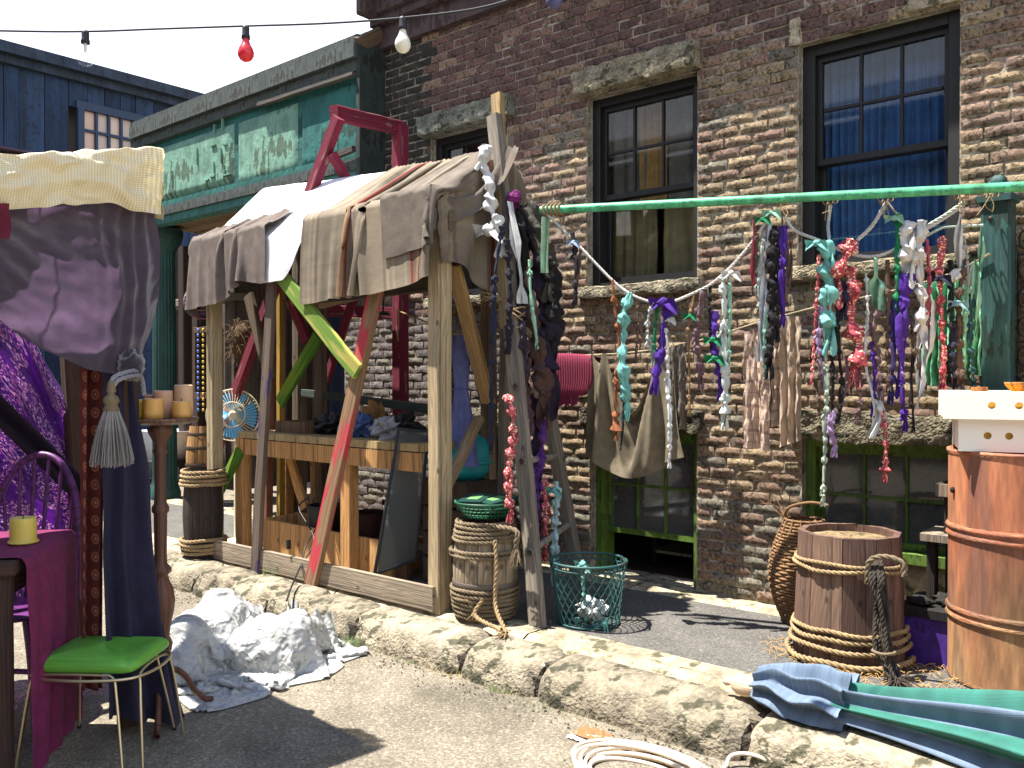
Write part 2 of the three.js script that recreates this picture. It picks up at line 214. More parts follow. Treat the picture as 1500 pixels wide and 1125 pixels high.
// ---------- ground ----------
{
  const asphalt = M('road', { map: rep(T.asph, 1, 1), bumpMap: rep(T.asphB, 1, 1), bumpScale: .006, color: L(.50, .445, .36), roughness: .97 });
  const g = grid(180, 140, (u, v) => { const x = -16 + 20 * u, z = 1.62 + 14 * v; return V(x, .004 * N3(x * 1.7, z * 1.7) + .003 * N3(x * 6, z * 6, 4), z); }, 20 * 1.1, 14 * 1.1);
  const roadM = asphalt.clone(); roadM.vertexColors = true;
  setting('road', paint(g, p => { const a = N3(p.x * .9, p.z * .9, 2), b = N3(p.x * 2.6, p.z * 2.6, 5), c = N3(p.x * 1.1 + 9, p.z * 1.3, 8); let k = 1; if (a + .4 * b > .28) k *= .86; if (c + .35 * b > .4) k *= .8; if (a - .3 * b < -.36) k *= 1.1; return [k, k * .99, k * .97]; }), roadM);
  { reseed(301); const n = 900, pg = new THREE.IcosahedronGeometry(1, 0), gm = new THREE.InstancedMesh(pg, stone('#b0a692'), n), o = new THREE.Object3D(); gm.name = 'road_grit'; gm.userData = { kind: 'stuff', label: 'loose grit and small stones gathered along the kerb foot', category: 'grit' }; for (let i = 0; i < n; i++) { const near = rnd() < .7, z = near ? 1.78 + Math.abs(rr(-1, 1) * rr(0, .22)) : rr(1.8, 4.2), s = rr(.0015, .006) * (near ? 1 : .8); o.position.set(rr(-6, .8), s * .5 + .003, z); o.scale.set(s * rr(.8, 1.6), s * .7, s); o.rotation.set(0, rr(0, 6), 0); o.updateMatrix(); gm.setMatrixAt(i, o.matrix); } gm.castShadow = gm.receiveShadow = true; scene.add(gm); }
  const far = grid(8, 8, (u, v) => V(-120 + 240 * u, -.03, -120 + 240 * v), 260, 260);
  setting('ground', far, asphalt);
  const pav = M('pavement', { map: rep(T.asph, 1, 1), bumpMap: rep(T.asphB, 1, 1), bumpScale: .004, color: L(.27, .26, .25), roughness: .95 });
  setting('pavement', grid(150, 12, (u, v) => { const x = -18 + 20.5 * u, z = .2 + 1.02 * v; return V(x, .158 + .003 * N3(x * 2.3, z * 2.3, 9), z); }, 20.5 * 1.3, 1.3), pav);
  // base under the pavement, edging slabs and kerb stones
  setting('pavement_bed', boxGeo(-18, 2.5, -.02, .135, -.02, 1.62, .001), stone('#6f6a60'));
  const slabM = [stone('#c8bda6', .010), stone('#bdb29b', .010), stone('#d2c7b0', .010)];
  reseed(11);
  const edge = new THREE.Group(); edge.name = 'pavement_edging'; edge.userData.kind = 'structure'; scene.add(edge);
  for (let x = -9; x < 2.4;) { const l = rr(.9, 1.7); part('edging_slab', grid(14, 4, (u, v) => { const X = x + (l - .012) * u, e = Math.min(v, 1 - v) < .01 ? 1 : 0; return V(X, .167 - (v === 0 || v === 1 ? .03 : 0) + .004 * N3(X * 5, v * 3, 2), 1.2 + .25 * (v <= .25 && v > 0 ? .02 + (v - .25) * .04 : v) + .012 * N3(X * 7, v > .5 ? 5 : 1) * (v > .4 ? 1.4 : .6)); }, l * .7, .2), slabM[rnd() * 3 | 0], edge); x += l; }
  const wallEdge = new THREE.Group(); wallEdge.name = 'wall_foot_strip'; wallEdge.userData.kind = 'structure'; scene.add(wallEdge);
  for (let x = -9; x < 2.4;) { const l = rr(.8, 1.5); part('footing_slab', grid(12, 3, (u, v) => { const X = x + (l - .01) * u; return V(X, .165 - (v === 1 ? .012 : 0) + .003 * N3(X * 6, v * 4, 2), -.01 + .235 * v + (v > .5 ? .012 * N3(X * 5, 3) : 0)); }, l * .8, .2), slabM[rnd() * 3 | 0], wallEdge); x += l; }
  // kerb: separate rough stones
  const kerb = new THREE.Group(); kerb.name = 'kerb'; kerb.userData.kind = 'structure'; scene.add(kerb);
  const kM = [stone('#aaa393', .022), stone('#9d9687', .022), stone('#b3ab9a', .022)];
  const joints = [-9.2, -8.1, -7.1, -6.2, -5.62, -5.18, -4.74, -4.4, -3.92, -3.05, -2.56, -1.52, -.55, .5, 1.6, 2.4];
  const prof = [[1.44, .06], [1.445, .15], [1.47, .165], [1.56, .168], [1.64, .160], [1.69, .145], [1.725, .115], [1.745, .07], [1.755, .02], [1.76, -.06]];
  for (let k = 0; k < joints.length - 1; k++) {
    const a = joints[k] + .013, b = joints[k + 1] - .013, n = Math.max(6, Math.round((b - a) / .035)), s = k * 7.3;
    const body = (u, v) => {
      const i = Math.min(8, Math.floor(v * 9)), f = v * 9 - i, X = a + (b - a) * u, e = Math.min(u, 1 - u) * (b - a), rnd0 = .035 * Math.pow(1 - clamp(e / .06), 2);
      let y = lerp(prof[i][1], prof[i + 1][1], f), z = lerp(prof[i][0], prof[i + 1][0], f);
      const nz = N3(X * 4 + s, v * 2.2, s) * .012 + N3(X * 17, v * 9, s) * .005 + N3(X * 45, v * 24, s) * .0025, chip = Math.max(0, N3(X * 3.1 + s, v * 2.2, 8) - .3) * .07 * sstep(.3, .6, v);
      return V(X, Math.max(y + nz * .7 - chip * .6 - rnd0, -.08), z + (nz - chip - rnd0) * sstep(.1, .4, v));
    };
    const caps = [0, 1].map(e => grid(1, 18, (u, v) => u ? body(e, v) : V(lerp(a, b, e), -.02, 1.5), .2, .4));
    part('kerb_stone', merge([grid(n, 18, body, (b - a) * .9, .45), ...caps]), kM[k % 3], kerb);
  }
  setting('kerb_bed', boxGeo(-9.2, 2.4, -.05, .09, 1.5, 1.70, .001), stone('#4b463d'));
}

// ---------- brick building ----------
const OPEN = [
  { x0: -5.02, x1: -4.22, y0: 2.12, y1: 3.40 }, { x0: -3.49, x1: -2.655, y0: 2.11, y1: 3.395 }, { x0: -2.01, x1: -1.165, y0: 2.13, y1: 3.40 },
  { x0: -4.95, x1: -4.2, y0: .45, y1: 1.13 }, { x0: -3.46, x1: -2.655, y0: .17, y1: 1.15 }, { x0: -1.985, x1: -1.14, y0: .17, y1: 1.15 }];
const building = thing('brick_building', 'old brick building with stone lintels, black upper windows and green lower windows', 'building');
{
  const WX0 = -6.1, WX1 = 1.3, WY1 = 4.95;
  const shape = new THREE.Shape([[WX0, .1], [WX1, .1], [WX1, WY1], [-5.56, WY1], [-5.56, 3.1], [WX0, 3.1]].map(p => new THREE.Vector2(...p)));
  for (const o of OPEN) shape.holes.push(new THREE.Path([[o.x0, o.y0], [o.x0, o.y1], [o.x1, o.y1], [o.x1, o.y0]].map(p => new THREE.Vector2(...p))));
  const mg = new THREE.ExtrudeGeometry(shape, { depth: .24, bevelEnabled: false }); mg.translate(0, 0, -.24);
  part('mortar_wall', mg, M('mortar', { map: rep(T.stone, 1.5, 1.5), bumpMap: rep(T.stoneB, 3, 3), bumpScale: .006, color: L(.46, .43, .38), roughness: .97 }), building);
  // shell behind
  const dark = M('plasterwall', { map: rep(T.stone, 1, 1), color: S('#b3a896'), roughness: .95 });
  part('back_wall', boxGeo(-5.56, WX1, .1, WY1, -3.4, -3.2), dark, building);
  part('side_wall', boxGeo(-5.56, -5.36, .1, WY1 - .01, -3.2, -.241), dark, building);
  part('side_wall', boxGeo(WX1 - .2, WX1 - .001, .1, WY1 - .01, -3.2, -.241), dark, building);
  part('inner_floor', boxGeo(-5.36, WX1 - .2, .1, .14, -3.19, -.241), wood('#4b3a2c'), building);
  part('upper_floor', boxGeo(-5.36, WX1 - .2, 1.5, 1.7, -3.19, -.241), dark, building);
  part('roof', boxGeo(-5.6, WX1, WY1 + .36, WY1 + .44, -3.4, .36), dark, building);
  part('ceiling', boxGeo(-5.36, WX1 - .2, WY1 - .3, WY1 - .2, -3.19, -.241), dark, building);

  // bricks
  const nvar = 14, vars = [];
  function brickShape(w, h, s, dep) { // rock-faced front, w x h, centred
    const nu = 4, nv = 3, pos = [], uv = [], idx = [];
    const P = (i, j) => { const u = i / nu, v = j / nv, eu = Math.min(u, 1 - u), ev = Math.min(v, 1 - v), edge = (eu === 0 || ev === 0); const r = N3(u * 2.6 + s, v * 2.2 + s * 1.7, s), q = N3(u * 5 + s, v * 4, s + 9);
      const z = edge ? -.002 + .006 * q : dep * (.75 + .9 * r + .4 * q); return [(u - .5) * w + (edge && eu === 0 ? .006 : .010) * N3(v * 3 + s, i, 4 + s) , (v - .5) * h + (ev === 0 ? .006 : .004) * N3(u * 3 + s, j, 8 + s), z]; };
    for (let j = 0; j <= nv; j++) for (let i = 0; i <= nu; i++) { pos.push(...P(i, j)); uv.push(i / nu * w * 3 + s * .37, j / nv * h * 3 + s * .61); }
    for (let j = 0; j < nv; j++) for (let i = 0; i < nu; i++) { const a = j * (nu + 1) + i; if ((i + j) & 1) idx.push(a, a + 1, a + nu + 2, a, a + nu + 2, a + nu + 1); else idx.push(a, a + 1, a + nu + 1, a + 1, a + nu + 2, a + nu + 1); }
    const ring = []; for (let i = 0; i < nu; i++) ring.push(i); for (let j = 0; j < nv; j++) ring.push(j * (nu + 1) + nu); for (let i = nu; i > 0; i--) ring.push(nv * (nu + 1) + i); for (let j = nv; j > 0; j--) ring.push(j * (nu + 1));
    const b0 = pos.length / 3; for (const r of ring) { pos.push(pos[r * 3], pos[r * 3 + 1], pos[r * 3 + 2], pos[r * 3] , pos[r * 3 + 1], -.03); uv.push(uv[r * 2], uv[r * 2 + 1], uv[r * 2] + .02, uv[r * 2 + 1] + .02); }
    for (let k = 0; k < ring.length; k++) { const a = b0 + k * 2, c = b0 + ((k + 1) % ring.length) * 2; idx.push(a, a + 1, c, c, a + 1, c + 1); }
    const g = new THREE.BufferGeometry(); g.setAttribute('position', new THREE.Float32BufferAttribute(pos, 3)); g.setAttribute('uv', new THREE.Float32BufferAttribute(uv, 2)); g.setIndex(idx); g.computeVertexNormals(); return g;
  }
  for (let i = 0; i < nvar; i++) vars.push(brickShape(.178, .053, i * 3.7 + 1, .0105));
  const pal = { tan: [[.36, .275, .175], [.33, .25, .165], [.40, .31, .20], [.29, .22, .15]], brown: [[.265, .175, .135], [.30, .205, .155], [.24, .165, .135], [.32, .22, .155]], pink: [[.30, .19, .15], [.265, .17, .14]], mar: [[.17, .092, .088], [.145, .08, .08], [.19, .105, .095], [.155, .095, .09]], grey: [[.23, .215, .18], [.19, .175, .15]], paint: [[.20, .17, .185], [.24, .21, .22], [.17, .145, .16]], soot: [[.035, .035, .03], [.05, .046, .04]] };
  const texO = { map: rep(T.stone, 2.2, 2.2), bumpMap: rep(T.stoneB, 3, 3), bumpScale: .008, roughness: .94, side: THREE.DoubleSide };
  const bm = {}; for (const k in pal) bm[k] = pal[k].map(c => new THREE.MeshStandardMaterial(Object.assign({ color: L(...c.map((q, i, t) => lerp(q, (t[0] + t[1] + t[2]) / 3, .12) * 1.45)) }, texO)));
  const kindAt = (x, y) => { const n = N3(x * 1.6, y * 1.9, 3), r = rnd();
    if (x < -5.5 && y > 2.9 || x < -4.9 && y > 2.6 && N3(x * 3, y * 1.6, 6) + (-4.95 - x) * 1.6 > .12) return 'soot';
    if (y > 3.42 + .15 * n) return r < .78 ? 'mar' : r < .93 ? 'brown' : 'pink';
    if (x < -4.05 && y < 2.0) return r < .75 ? 'paint' : 'grey';
    if (x < -3.9) return r < .5 ? 'mar' : r < .8 ? 'brown' : 'tan';
    if (y < .75 && r < .4) return 'grey';
    if (r < .40 + n * .5) return 'tan'; if (r < .86) return 'brown'; return r < .94 ? 'pink' : 'grey'; };
  const list = [], PX = .189, PY = .0645; let row = 0; reseed(5);
  for (let y = .175; y < 4.22; y += PY, row++) {
    const yc = y + PY / 2; let cuts = [[yc > 3.08 ? -5.56 : WX0, WX1]];
    for (const o of OPEN) if (yc > o.y0 - .02 && yc < o.y1 + .02) cuts = cuts.flatMap(([a, b]) => (o.x1 < a || o.x0 > b) ? [[a, b]] : [[a, o.x0], [o.x1, b]]);
    for (const [A, B] of cuts) {
      let x = A, first = true; const off = (Math.floor(A / PX) * PX) + (row % 2 ? PX / 2 : 0) + rr(-.02, .02);
      let next = off; while (next < A + .05) next += PX;
      while (x < B - .02) { let e = Math.min(next, B); if (B - e < .05) e = B; list.push([x, e, yc]); x = e; next = e + PX * rr(.9, 1.08); }
    }
  }
  const rest = [], parts = [];
  for (const b of list) { const w = b[1] - b[0], xc = (b[0] + b[1]) / 2; b.w = w; b.x = xc; b.kind = kindAt(xc, b[2]); const vis = xc < -.87 && xc > -5.5 && b[2] < 4.2 && !(b[2] > 3.75 + (xc + .87) * -.35); const hid = xc < -3.55 || (xc > -1.15 && b[2] < 1.2); b.score = vis && !hid ? w / Math.hypot(xc, b[2] - 1.5, 4.88) + (b[2] < 3.45 ? .02 : 0) : -1; }
  const pick = new Set([...list].sort((p, q) => q.score - p.score).slice(0, 300));
  list.forEach((b, i) => {
    const pals = bm[b.kind], vi = (rnd() * nvar) | 0, sx = (b.w - .011) / .178, flip = rnd() < .5 ? -1 : 1, dz = rr(-.003, .008), smooth = b.kind === 'mar' || b.kind === 'paint' ? .45 : 1, rot = rr(-.012, .012), mi = (rnd() * pals.length) | 0;
    if (pick.has(b)) { const m = part('brick', vars[vi], pals[mi], building); m.position.set(b.x, b[2], dz + .004); m.scale.set(sx, rr(.93, 1.06), smooth); m.rotation.z = rot; }
    else { const g = vars[vi].clone(), k = rr(.85, 1.12); g.applyMatrix4(new THREE.Matrix4().compose(V(b.x, b[2], dz + .004), new THREE.Quaternion().setFromEuler(new THREE.Euler(0, 0, rot)), V(sx, rr(.93, 1.06), smooth))); const c = pals[mi].color; g.setAttribute('color', new THREE.BufferAttribute(new Float32Array(g.attributes.position.count * 3).map((_, q) => [c.r, c.g, c.b][q % 3] * k), 3)); rest.push(g); }
  });
  const rm = part('brickwork', merge(rest), new THREE.MeshStandardMaterial(Object.assign({ vertexColors: true }, texO)), building); rm.userData.kind = 'stuff';

  // lintels, sills, quoin blocks: rough stone
  function stoneBlock(name, x0, x1, y0, y1, z0, z1, mat, s, amp = .012) {
    const cx = (x0 + x1) / 2, cy = (y0 + y1) / 2, cz = (z0 + z1) / 2, geos = [], hx = (x1 - x0) / 2, hy = (y1 - y0) / 2, hz = (z1 - z0) / 2;
    const warp = p => { const q = p.clone(); const ex = hx - Math.abs(p.x - cx), ey = hy - Math.abs(p.y - cy), ez = hz - Math.abs(p.z - cz); const cr = .012; const k = [ex, ey, ez].sort((a, b) => a - b)[1]; const sft = k < cr ? (cr - k) * .5 : 0; q.x += (Math.sign(cx - p.x)) * (ex < .001 ? sft : 0); q.y += Math.sign(cy - p.y) * (ey < .001 ? sft : 0); q.z += Math.sign(cz - p.z) * (ez < .001 ? sft : 0); const n = N3(p.x * 9 + s, p.y * 9, p.z * 9) * amp + N3(p.x * 26 + s, p.y * 26, p.z * 26) * amp * .5; q.x += n * Math.sign(p.x - cx) * (ex < .001 ? 1 : 0); q.y += n * (ey < .001 ? Math.sign(p.y - cy) : .2); q.z += n * (ez < .001 ? 1 : .2); return q; };
    const face = (o, du, dv) => { const lu = du.length(), lv = dv.length(); geos.push(grid(Math.max(2, Math.round(lu / .03)), Math.max(2, Math.round(lv / .03)), (u, v) => warp(o.clone().addScaledVector(du, u).addScaledVector(dv, v)), lu, lv)); };
    const X = V(x1 - x0, 0, 0), Y = V(0, y1 - y0, 0), Z = V(0, 0, z1 - z0);
    face(V(x0, y0, z1), X, Y); face(V(x0, y1, z1), X, Z.clone().negate()); face(V(x0, y0, z0), X, Z); face(V(x0, y0, z0), Z, Y); face(V(x1, y0, z1), Z.clone().negate(), Y);
    return part(name, merge(geos), mat, building);
  }
  stoneBlock('lintel', -5.1, -4.14, 3.405, 3.56, -.1, .09, stone('#8f958c', .03), 3);
  stoneBlock('lintel', -3.57, -2.63, 3.405, 3.58, -.1, .09, stone('#b0aa96', .04), 11, .018);
  stoneBlock('lintel', -3.53, -2.6, 1.15, 1.29, -.1, .06, stone('#5b5748', .05), 21, .03);
  stoneBlock('lintel', -2.06, -1.08, 1.15, 1.305, -.1, .07, stone('#8b8674', .05), 27, .03);
  stoneBlock('lintel', -5.0, -4.15, 1.13, 1.25, -.1, .05, stone('#8b8674', .05), 37, .03);
  stoneBlock('lintel_block', -2.065, -1.99, 3.39, 3.56, -.1, .032, stone('#cfc6b2', .03), 31);
  stoneBlock('lintel_block', -1.42, -1.15, 3.41, 3.6, -.1, .034, stone('#b7ad98', .03), 33);
  stoneBlock('sill', -3.56, -2.6, 2.03, 2.11, -.22, .08, stone('#a39d8c', .03), 41);
  stoneBlock('sill', -2.08, -1.1, 2.045, 2.13, -.22, .08, stone('#a9a089', .03), 43);
  stoneBlock('sill', -5.06, -4.18, 2.04, 2.12, -.22, .07, stone('#a39d8c', .03), 45);
  stoneBlock('sill', -4.98, -4.17, .39, .45, -.22, .05, stone('#9a937f', .03), 46);
  // wooden head under the lintel of the blue-curtained window
  // cornice (its shelf shades the top of the wall)
  const cm = M('cornice', { map: rep(T.peel, 1, 1), color: L(.13, .085, .085), roughness: .8 });
  for (const [y0, y1, z, dx] of [[4.22, 4.4, .06, .03], [4.4, 4.47, .12, .08], [4.47, 4.75, .16, .10], [4.75, 4.83, .40, .3], [4.83, 5.3, .36, .26]]) part('cornice_moulding', boxGeo(-5.58 - dx * .6, WX1, y0, y1 - .001, -.1, z, .012), cm, building);
  for (let i = 0; i < 8; i++) { const x = -5.6 + i * .95; part('cornice_bracket', boxGeo(x, x + .1, 4.45, 4.748, .1, .3, .03), cm, building); }

  // windows
  function win(i, label, mat, o) {
    const { x0, x1, y0, y1 } = OPEN[i], g = new THREE.Group(); g.name = 'window'; if (label) g.userData.label = label; building.add(g);
    const fw = o.fw ?? .06, zb = o.zb ?? -.13, bar = .016;
    const P = (n, a, b, c, d, z0, z1, m = mat) => part(n, boxGeo(a, b, c, d, z0, z1, .003), m, g);
    const yb = o.sashBottom ?? y0;
    P('frame', x0, x0 + fw, y0, y1, zb - .08, zb + .07); P('frame', x1 - fw, x1, y0, y1, zb - .08, zb + .07);
    P('frame', x0 + fw, x1 - fw, y1 - fw * .9, y1, zb - .08, zb + .068); if (!o.noBottom) P('frame', x0 + fw, x1 - fw, y0, y0 + .03, zb - .08, zb + .072);
    const a = x0 + fw, b = x1 - fw, t = y1 - fw * .9;
    const sash = (c, d, z, rows, cols, rl) => {
      P('sash_rail', a, b, d - rl, d, z - .02, z + .02); P('sash_rail', a, b, c, c + rl, z - .02, z + .02); P('sash_stile', a, a + rl * .8, c + rl, d - rl, z - .018, z + .018); P('sash_stile', b - rl * .8, b, c + rl, d - rl, z - .018, z + .018);
      const A = a + rl * .8, B = b - rl * .8, Cc = c + rl, D = d - rl;
      for (let k = 1; k < cols; k++) { const x = lerp(A, B, k / cols); P('glazing_bar', x - bar / 2, x + bar / 2, Cc, D, z - .014, z + .014); }
      for (let k = 1; k < rows; k++) { const y = lerp(Cc, D, o.rowSplit ?? k / rows); for (let q = 0; q < cols; q++) P('glazing_bar', lerp(A, B, q / cols) + bar / 2, lerp(A, B, (q + 1) / cols) - bar / 2, y - bar / 2, y + bar / 2, z - .013, z + .013); }
      for (let r = 0; r < rows; r++) for (let q = 0; q < cols; q++) { const s0 = rows > 1 ? (o.rowSplit ?? .5) : 1; const ya = r === 0 ? Cc : lerp(Cc, D, s0), ybb = r === 0 ? (rows > 1 ? lerp(Cc, D, s0) : D) : D; const pg = new THREE.PlaneGeometry((B - A) / cols, ybb - ya); pg.rotateX(rr(-.006, .006)); pg.rotateY(rr(-.008, .008)); pg.translate(lerp(A, B, (q + .5) / cols), (ya + ybb) / 2, z); part('pane', pg, o.glass || glassM, g); }
    };
    if (o.hung) { const m = lerp(y0, t, o.meet ?? .5); sash(m - .02, t, zb + .015, 2, 3, .035); sash(y0 + .03, m + .02, zb - .03, 1, 1, .04); }
    else sash(yb, t, zb, 2, 3, .035);
    return g;
  }
  reseed(17);
  const black = M('winblack', { map: rep(T.peel, 2, 2), color: L(.012, .011, .011), roughness: .6 });
  const green = M('wingreen', { map: rep(T.peel, 2, 2), color: L(.16, .30, .035), roughness: .7 });
  const cur = (g, x0, x1, y0, y1, z, hex, n, amp, s, label) => part('curtain', grid(Math.round((x1 - x0) * 160), 14, (u, v) => { const x = lerp(x0, x1, u), ph = u * n * 6.283 + 2.2 * N3(u * n * .6, v * .7, s); return V(x + .008 * N3(u * 7, v * 3, s), lerp(y0, y1, v), z + amp * (Math.sin(ph) * .6 + .5 * N3(u * n * 1.7, v * 1.2, s + 3))); }, x1 - x0, y1 - y0), cloth(hex), g, label);
  let w = win(0, 'dark window mostly hidden by the booth roof', black, { hung: true }); cur(w, -4.98, -4.25, 2.12, 3.38, -.3, '#4d443c', 9, .03, 2);
  w = win(1, 'black sash window with drab olive curtains', black, { hung: true }); cur(w, -3.47, -2.68, 2.65, 3.38, -.28, '#77766e', 7, .025, 5); cur(w, -3.24, -3.02, 2.64, 3.385, -.26, '#b08c52', 4, .02, 7); cur(w, -3.47, -3.1, 2.12, 2.68, -.27, '#7d744f', 4, .02, 9); cur(w, -3.05, -2.68, 2.12, 2.68, -.27, '#8a825c', 3, .02, 13);
  w = win(2, 'tall black sash window with bright blue curtains', black, { hung: true, fw: .07 }); cur(w, -1.96, -1.56, 2.14, 3.38, -.27, '#3f78b6', 9, .028, 15); cur(w, -1.6, -1.19, 2.14, 3.38, -.255, '#3b74b4', 8, .028, 19);
  w = win(3, 'low green window behind the booth', green, {});
  w = win(4, 'green sash window raised above a black opening', green, { sashBottom: .44, noBottom: true, rowSplit: .5, fw: .055, glass: dustGlass });
  { // slatted bench seen inside the dark opening
    const z = -.55, bm2 = wood('#2a221b'); for (const [y0, y1] of [[.27, .30], [.385, .42]]) part('bench_rail', boxGeo(-3.3, -2.62, y0, y1, z, z + .03), bm2, w); for (const x of [-3.3, -2.98, -2.65]) part('bench_upright', boxGeo(x, x + .03, .15, .4, z - .002, z + .032), bm2, w);
    part('bench_seat', boxGeo(-3.3, -2.62, .245, .265, z - .3, z + .02), wood('#cdbfa6'), w);
  }
  w = win(5, 'green six-pane window above a plaster panel', green, { sashBottom: .56, noBottom: true, fw: .055, glass: dustGlass });
  part('sill_board', boxGeo(-1.985, -1.14, .50, .555, -.2, -.03), green, w);
  part('plaster_panel', grid(20, 8, (u, v) => V(lerp(-1.985, -1.14, u), lerp(.16, .5, v), -.08 + .004 * N3(u * 9, v * 5)), .85, .35), stone('#a99f8a', .01), w);
}
// ---------- neighbouring buildings ----------
{ // green porch building: fascia over turned columns, dark recessed front
  const b = thing('porch_building', 'dark porch building with peeling green fascia and fluted green columns', 'building');
  const zf = .22, x1 = -5.62, x0 = -9.4, yb = 3.22, yt = 4.2;
  const grn = hex => M('peel' + hex, { map: rep(T.peel, .9, .9), bumpMap: rep(T.fbmB, 3, 3), bumpScale: .004, color: S(hex), roughness: .8 });
  const trim = M('peeltrim', { map: rep(T.peel, 1.5, 2), bumpMap: T.woodB4, bumpScale: .01, color: S('#5f6a66'), roughness: .85 }), dteal = grn('#2c7f78'), lteal = grn('#8fc4ac'), mteal = grn('#5aa18c');
  part('fascia_board', boxGeo(x0, x1, yb + .02, yt - .2, zf - .06, zf), dteal, b);
  // raised sheet panels
  const panel = (pa, pb, y0, y1, m, t, s) => part('fascia_panel', grid(30, 16, (u, v) => { const e = Math.min(u, 1 - u, v, 1 - v); return V(lerp(pa, pb, u) + .012 * N3(v * 6, s, 1) * (e < .02 ? 1 : 0), lerp(y0, y1, v), zf + (e === 0 ? .001 : t) + .0025 * N3(u * 9, v * 5, s)); }, pb - pa, y1 - y0), m, b);
  const X = (px, py) => onZ(px, py, zf + .02).x;
  panel(X(222, 260), X(341, 230), 3.36, 3.93, lteal, .03, 2); panel(X(347, 220), X(434, 200), 3.33, 3.92, lteal, .018, 5); panel(X(440, 190), X(528, 170), 3.33, 3.93, dteal, .016, 8);
  // ghosts of raised letter shapes: ridges of paint on the sheet
  reseed(23); const rg = []; for (let i = 0; i < 14; i++) { const x = lerp(X(228, 260), X(335, 230), .5 + .48 * (rnd() < .6 ? rr(.2, 1) : rr(-1, 1))), y = rr(3.42, 3.9), v = rnd() < .6; rg.push(boxGeo(x, x + (v ? .012 : rr(.05, .2)), y, y + (v ? rr(.05, .2) : .012), zf + .02, zf + .046, .004)); } part('paint_ridge', merge(rg), lteal, b);
  for (const [y0, y1, z] of [[yt - .2, yt - .1, .05], [yt - .098, yt + .02, .09], [yt + .022, yt + .09, .06]]) part('cornice_board', boxGeo(x0 - .03, x1 + .04, y0, y1, zf - .1, zf + z, .012), trim, b);
  part('cornice_strip', beamGeo(V(X(385, 160), 3.99, zf + .06), V(X(525, 120), 3.97, zf + .06), .03, .05, V(0, 1, 0)), wood('#5a5450'), b);
  for (const [y0, y1, z, m] of [[yb - .02, yb + .07, .05, trim], [yb + .072, yb + .13, .03, dteal], [yb - .1, yb - .022, .03, grn('#4e8f86')]]) part('lower_board', boxGeo(x0 - .02, x1 + .01, y0, y1, zf - .1, zf + z, .01), m, b);
  part('broken_moulding', beamGeo(V(X(490, 240), yb + .1, zf + .09), V(X(528, 228), yb + .13, zf + .09), .05, .04, V(0, 1, 0)), wood('#4a443e'), b);
  // return end and its weathered top boards
  part('end_board', boxGeo(x1 + .002, x1 + .055, yb - .1, 4.26, -1.2, zf + .05), M('endb', { map: rep(T.peel, 1, 1), color: S('#3c4a46'), roughness: .9 }), b);
  part('end_cap', beamGeo(V(x1 + .03, 4.2, .27), V(x1 + .08, 4.34, .06), .12, .05, V(0, 0, 1)), wood('#6a5a48'), b);
  // soffit planks
  const sof = [wood('#8d7658'), wood('#7d684c'), wood('#977f60')];
  for (let i = 0; i < 12; i++) part('soffit_plank', boxGeo(x0, i < 1 ? x1 : -6.12, yb - .06 + (i % 3) * .004, yb - .035 + (i % 3) * .004, zf - .26 - i * .19, zf - .08 - i * .19), sof[i % 3], b);
  part('porch_roof', boxGeo(x0, -6.12, yb, 4.1, -2.4, zf - .11), plain('#2a2a28', .95), b);
  // columns
  const colM = M('colgreen', { map: rep(T.grime, 1, 1), color: S('#2c6157'), roughness: .7 });
  for (const px of [241]) {
    const c = onZ(px, 600, .02), prof = (u, v) => { const a = -u * 6.283, fl = v > .06 && v < .93 ? Math.abs(Math.sin(a * 10)) * .012 : 0, r = (v < .03 ? .17 : v < .06 ? .15 : v > .97 ? .2 : v > .955 ? .19 : v > .93 ? .15 : .135 - .02 * v) - fl; return V(c.x + Math.cos(a) * r, lerp(.16, yb - .1, v), c.z + Math.sin(a) * r); };
    part('column', grid(80, 48, prof, 1, 3, true), colM, b);
  }
  // recessed front: dark boards, doorway, blue board
  part('front_wall', boxGeo(-13.5, -6.3, .12, 3.6, -2.5, -2.4), M('frontdark', { map: rep(T.grime, 1, 1), color: S('#77685a'), roughness: .95 }), b);
  part('inner_partition', boxGeo(-9.5, -9.3, .14, yb - .07, -2.39, -.9), M('frontdark'), b);
  part('blue_sign_board', boxGeo(onZ(262, 350, -1.2).x, onZ(330, 350, -1.2).x, 2.62, 3.0, -1.25, -1.2), M('blueboard', { map: rep(T.grime, 1, 1), color: S('#2c4a86'), roughness: .8 }), b);
  part('shelf_board', beamGeo(V(onZ(250, 400, -.9).x, 2.42, -.9), V(onZ(345, 400, -.9).x, 2.46, -.9), .09, .3, V(0, 1, 0)), wood('#8a8274'), b);
  for (const px of [272, 292, 420, 470]) part('dark_post', beamGeo(onZ(px, 640, -.7).setY(.15), onZ(px, 640, -.7).setY(3.1), .14, .12, V(1, 0, 0)), wood('#3a2a22'), b);
  part('interior_blue_cloth', grid(30, 12, (u, v) => V(lerp(-8.0, -6.6, u), lerp(.9, 2.4, v), -1.3 + .04 * Math.sin(u * 40) + .03 * N3(u * 6, v * 2)), 1.4, 1.5), cloth('#273252'), b);
}
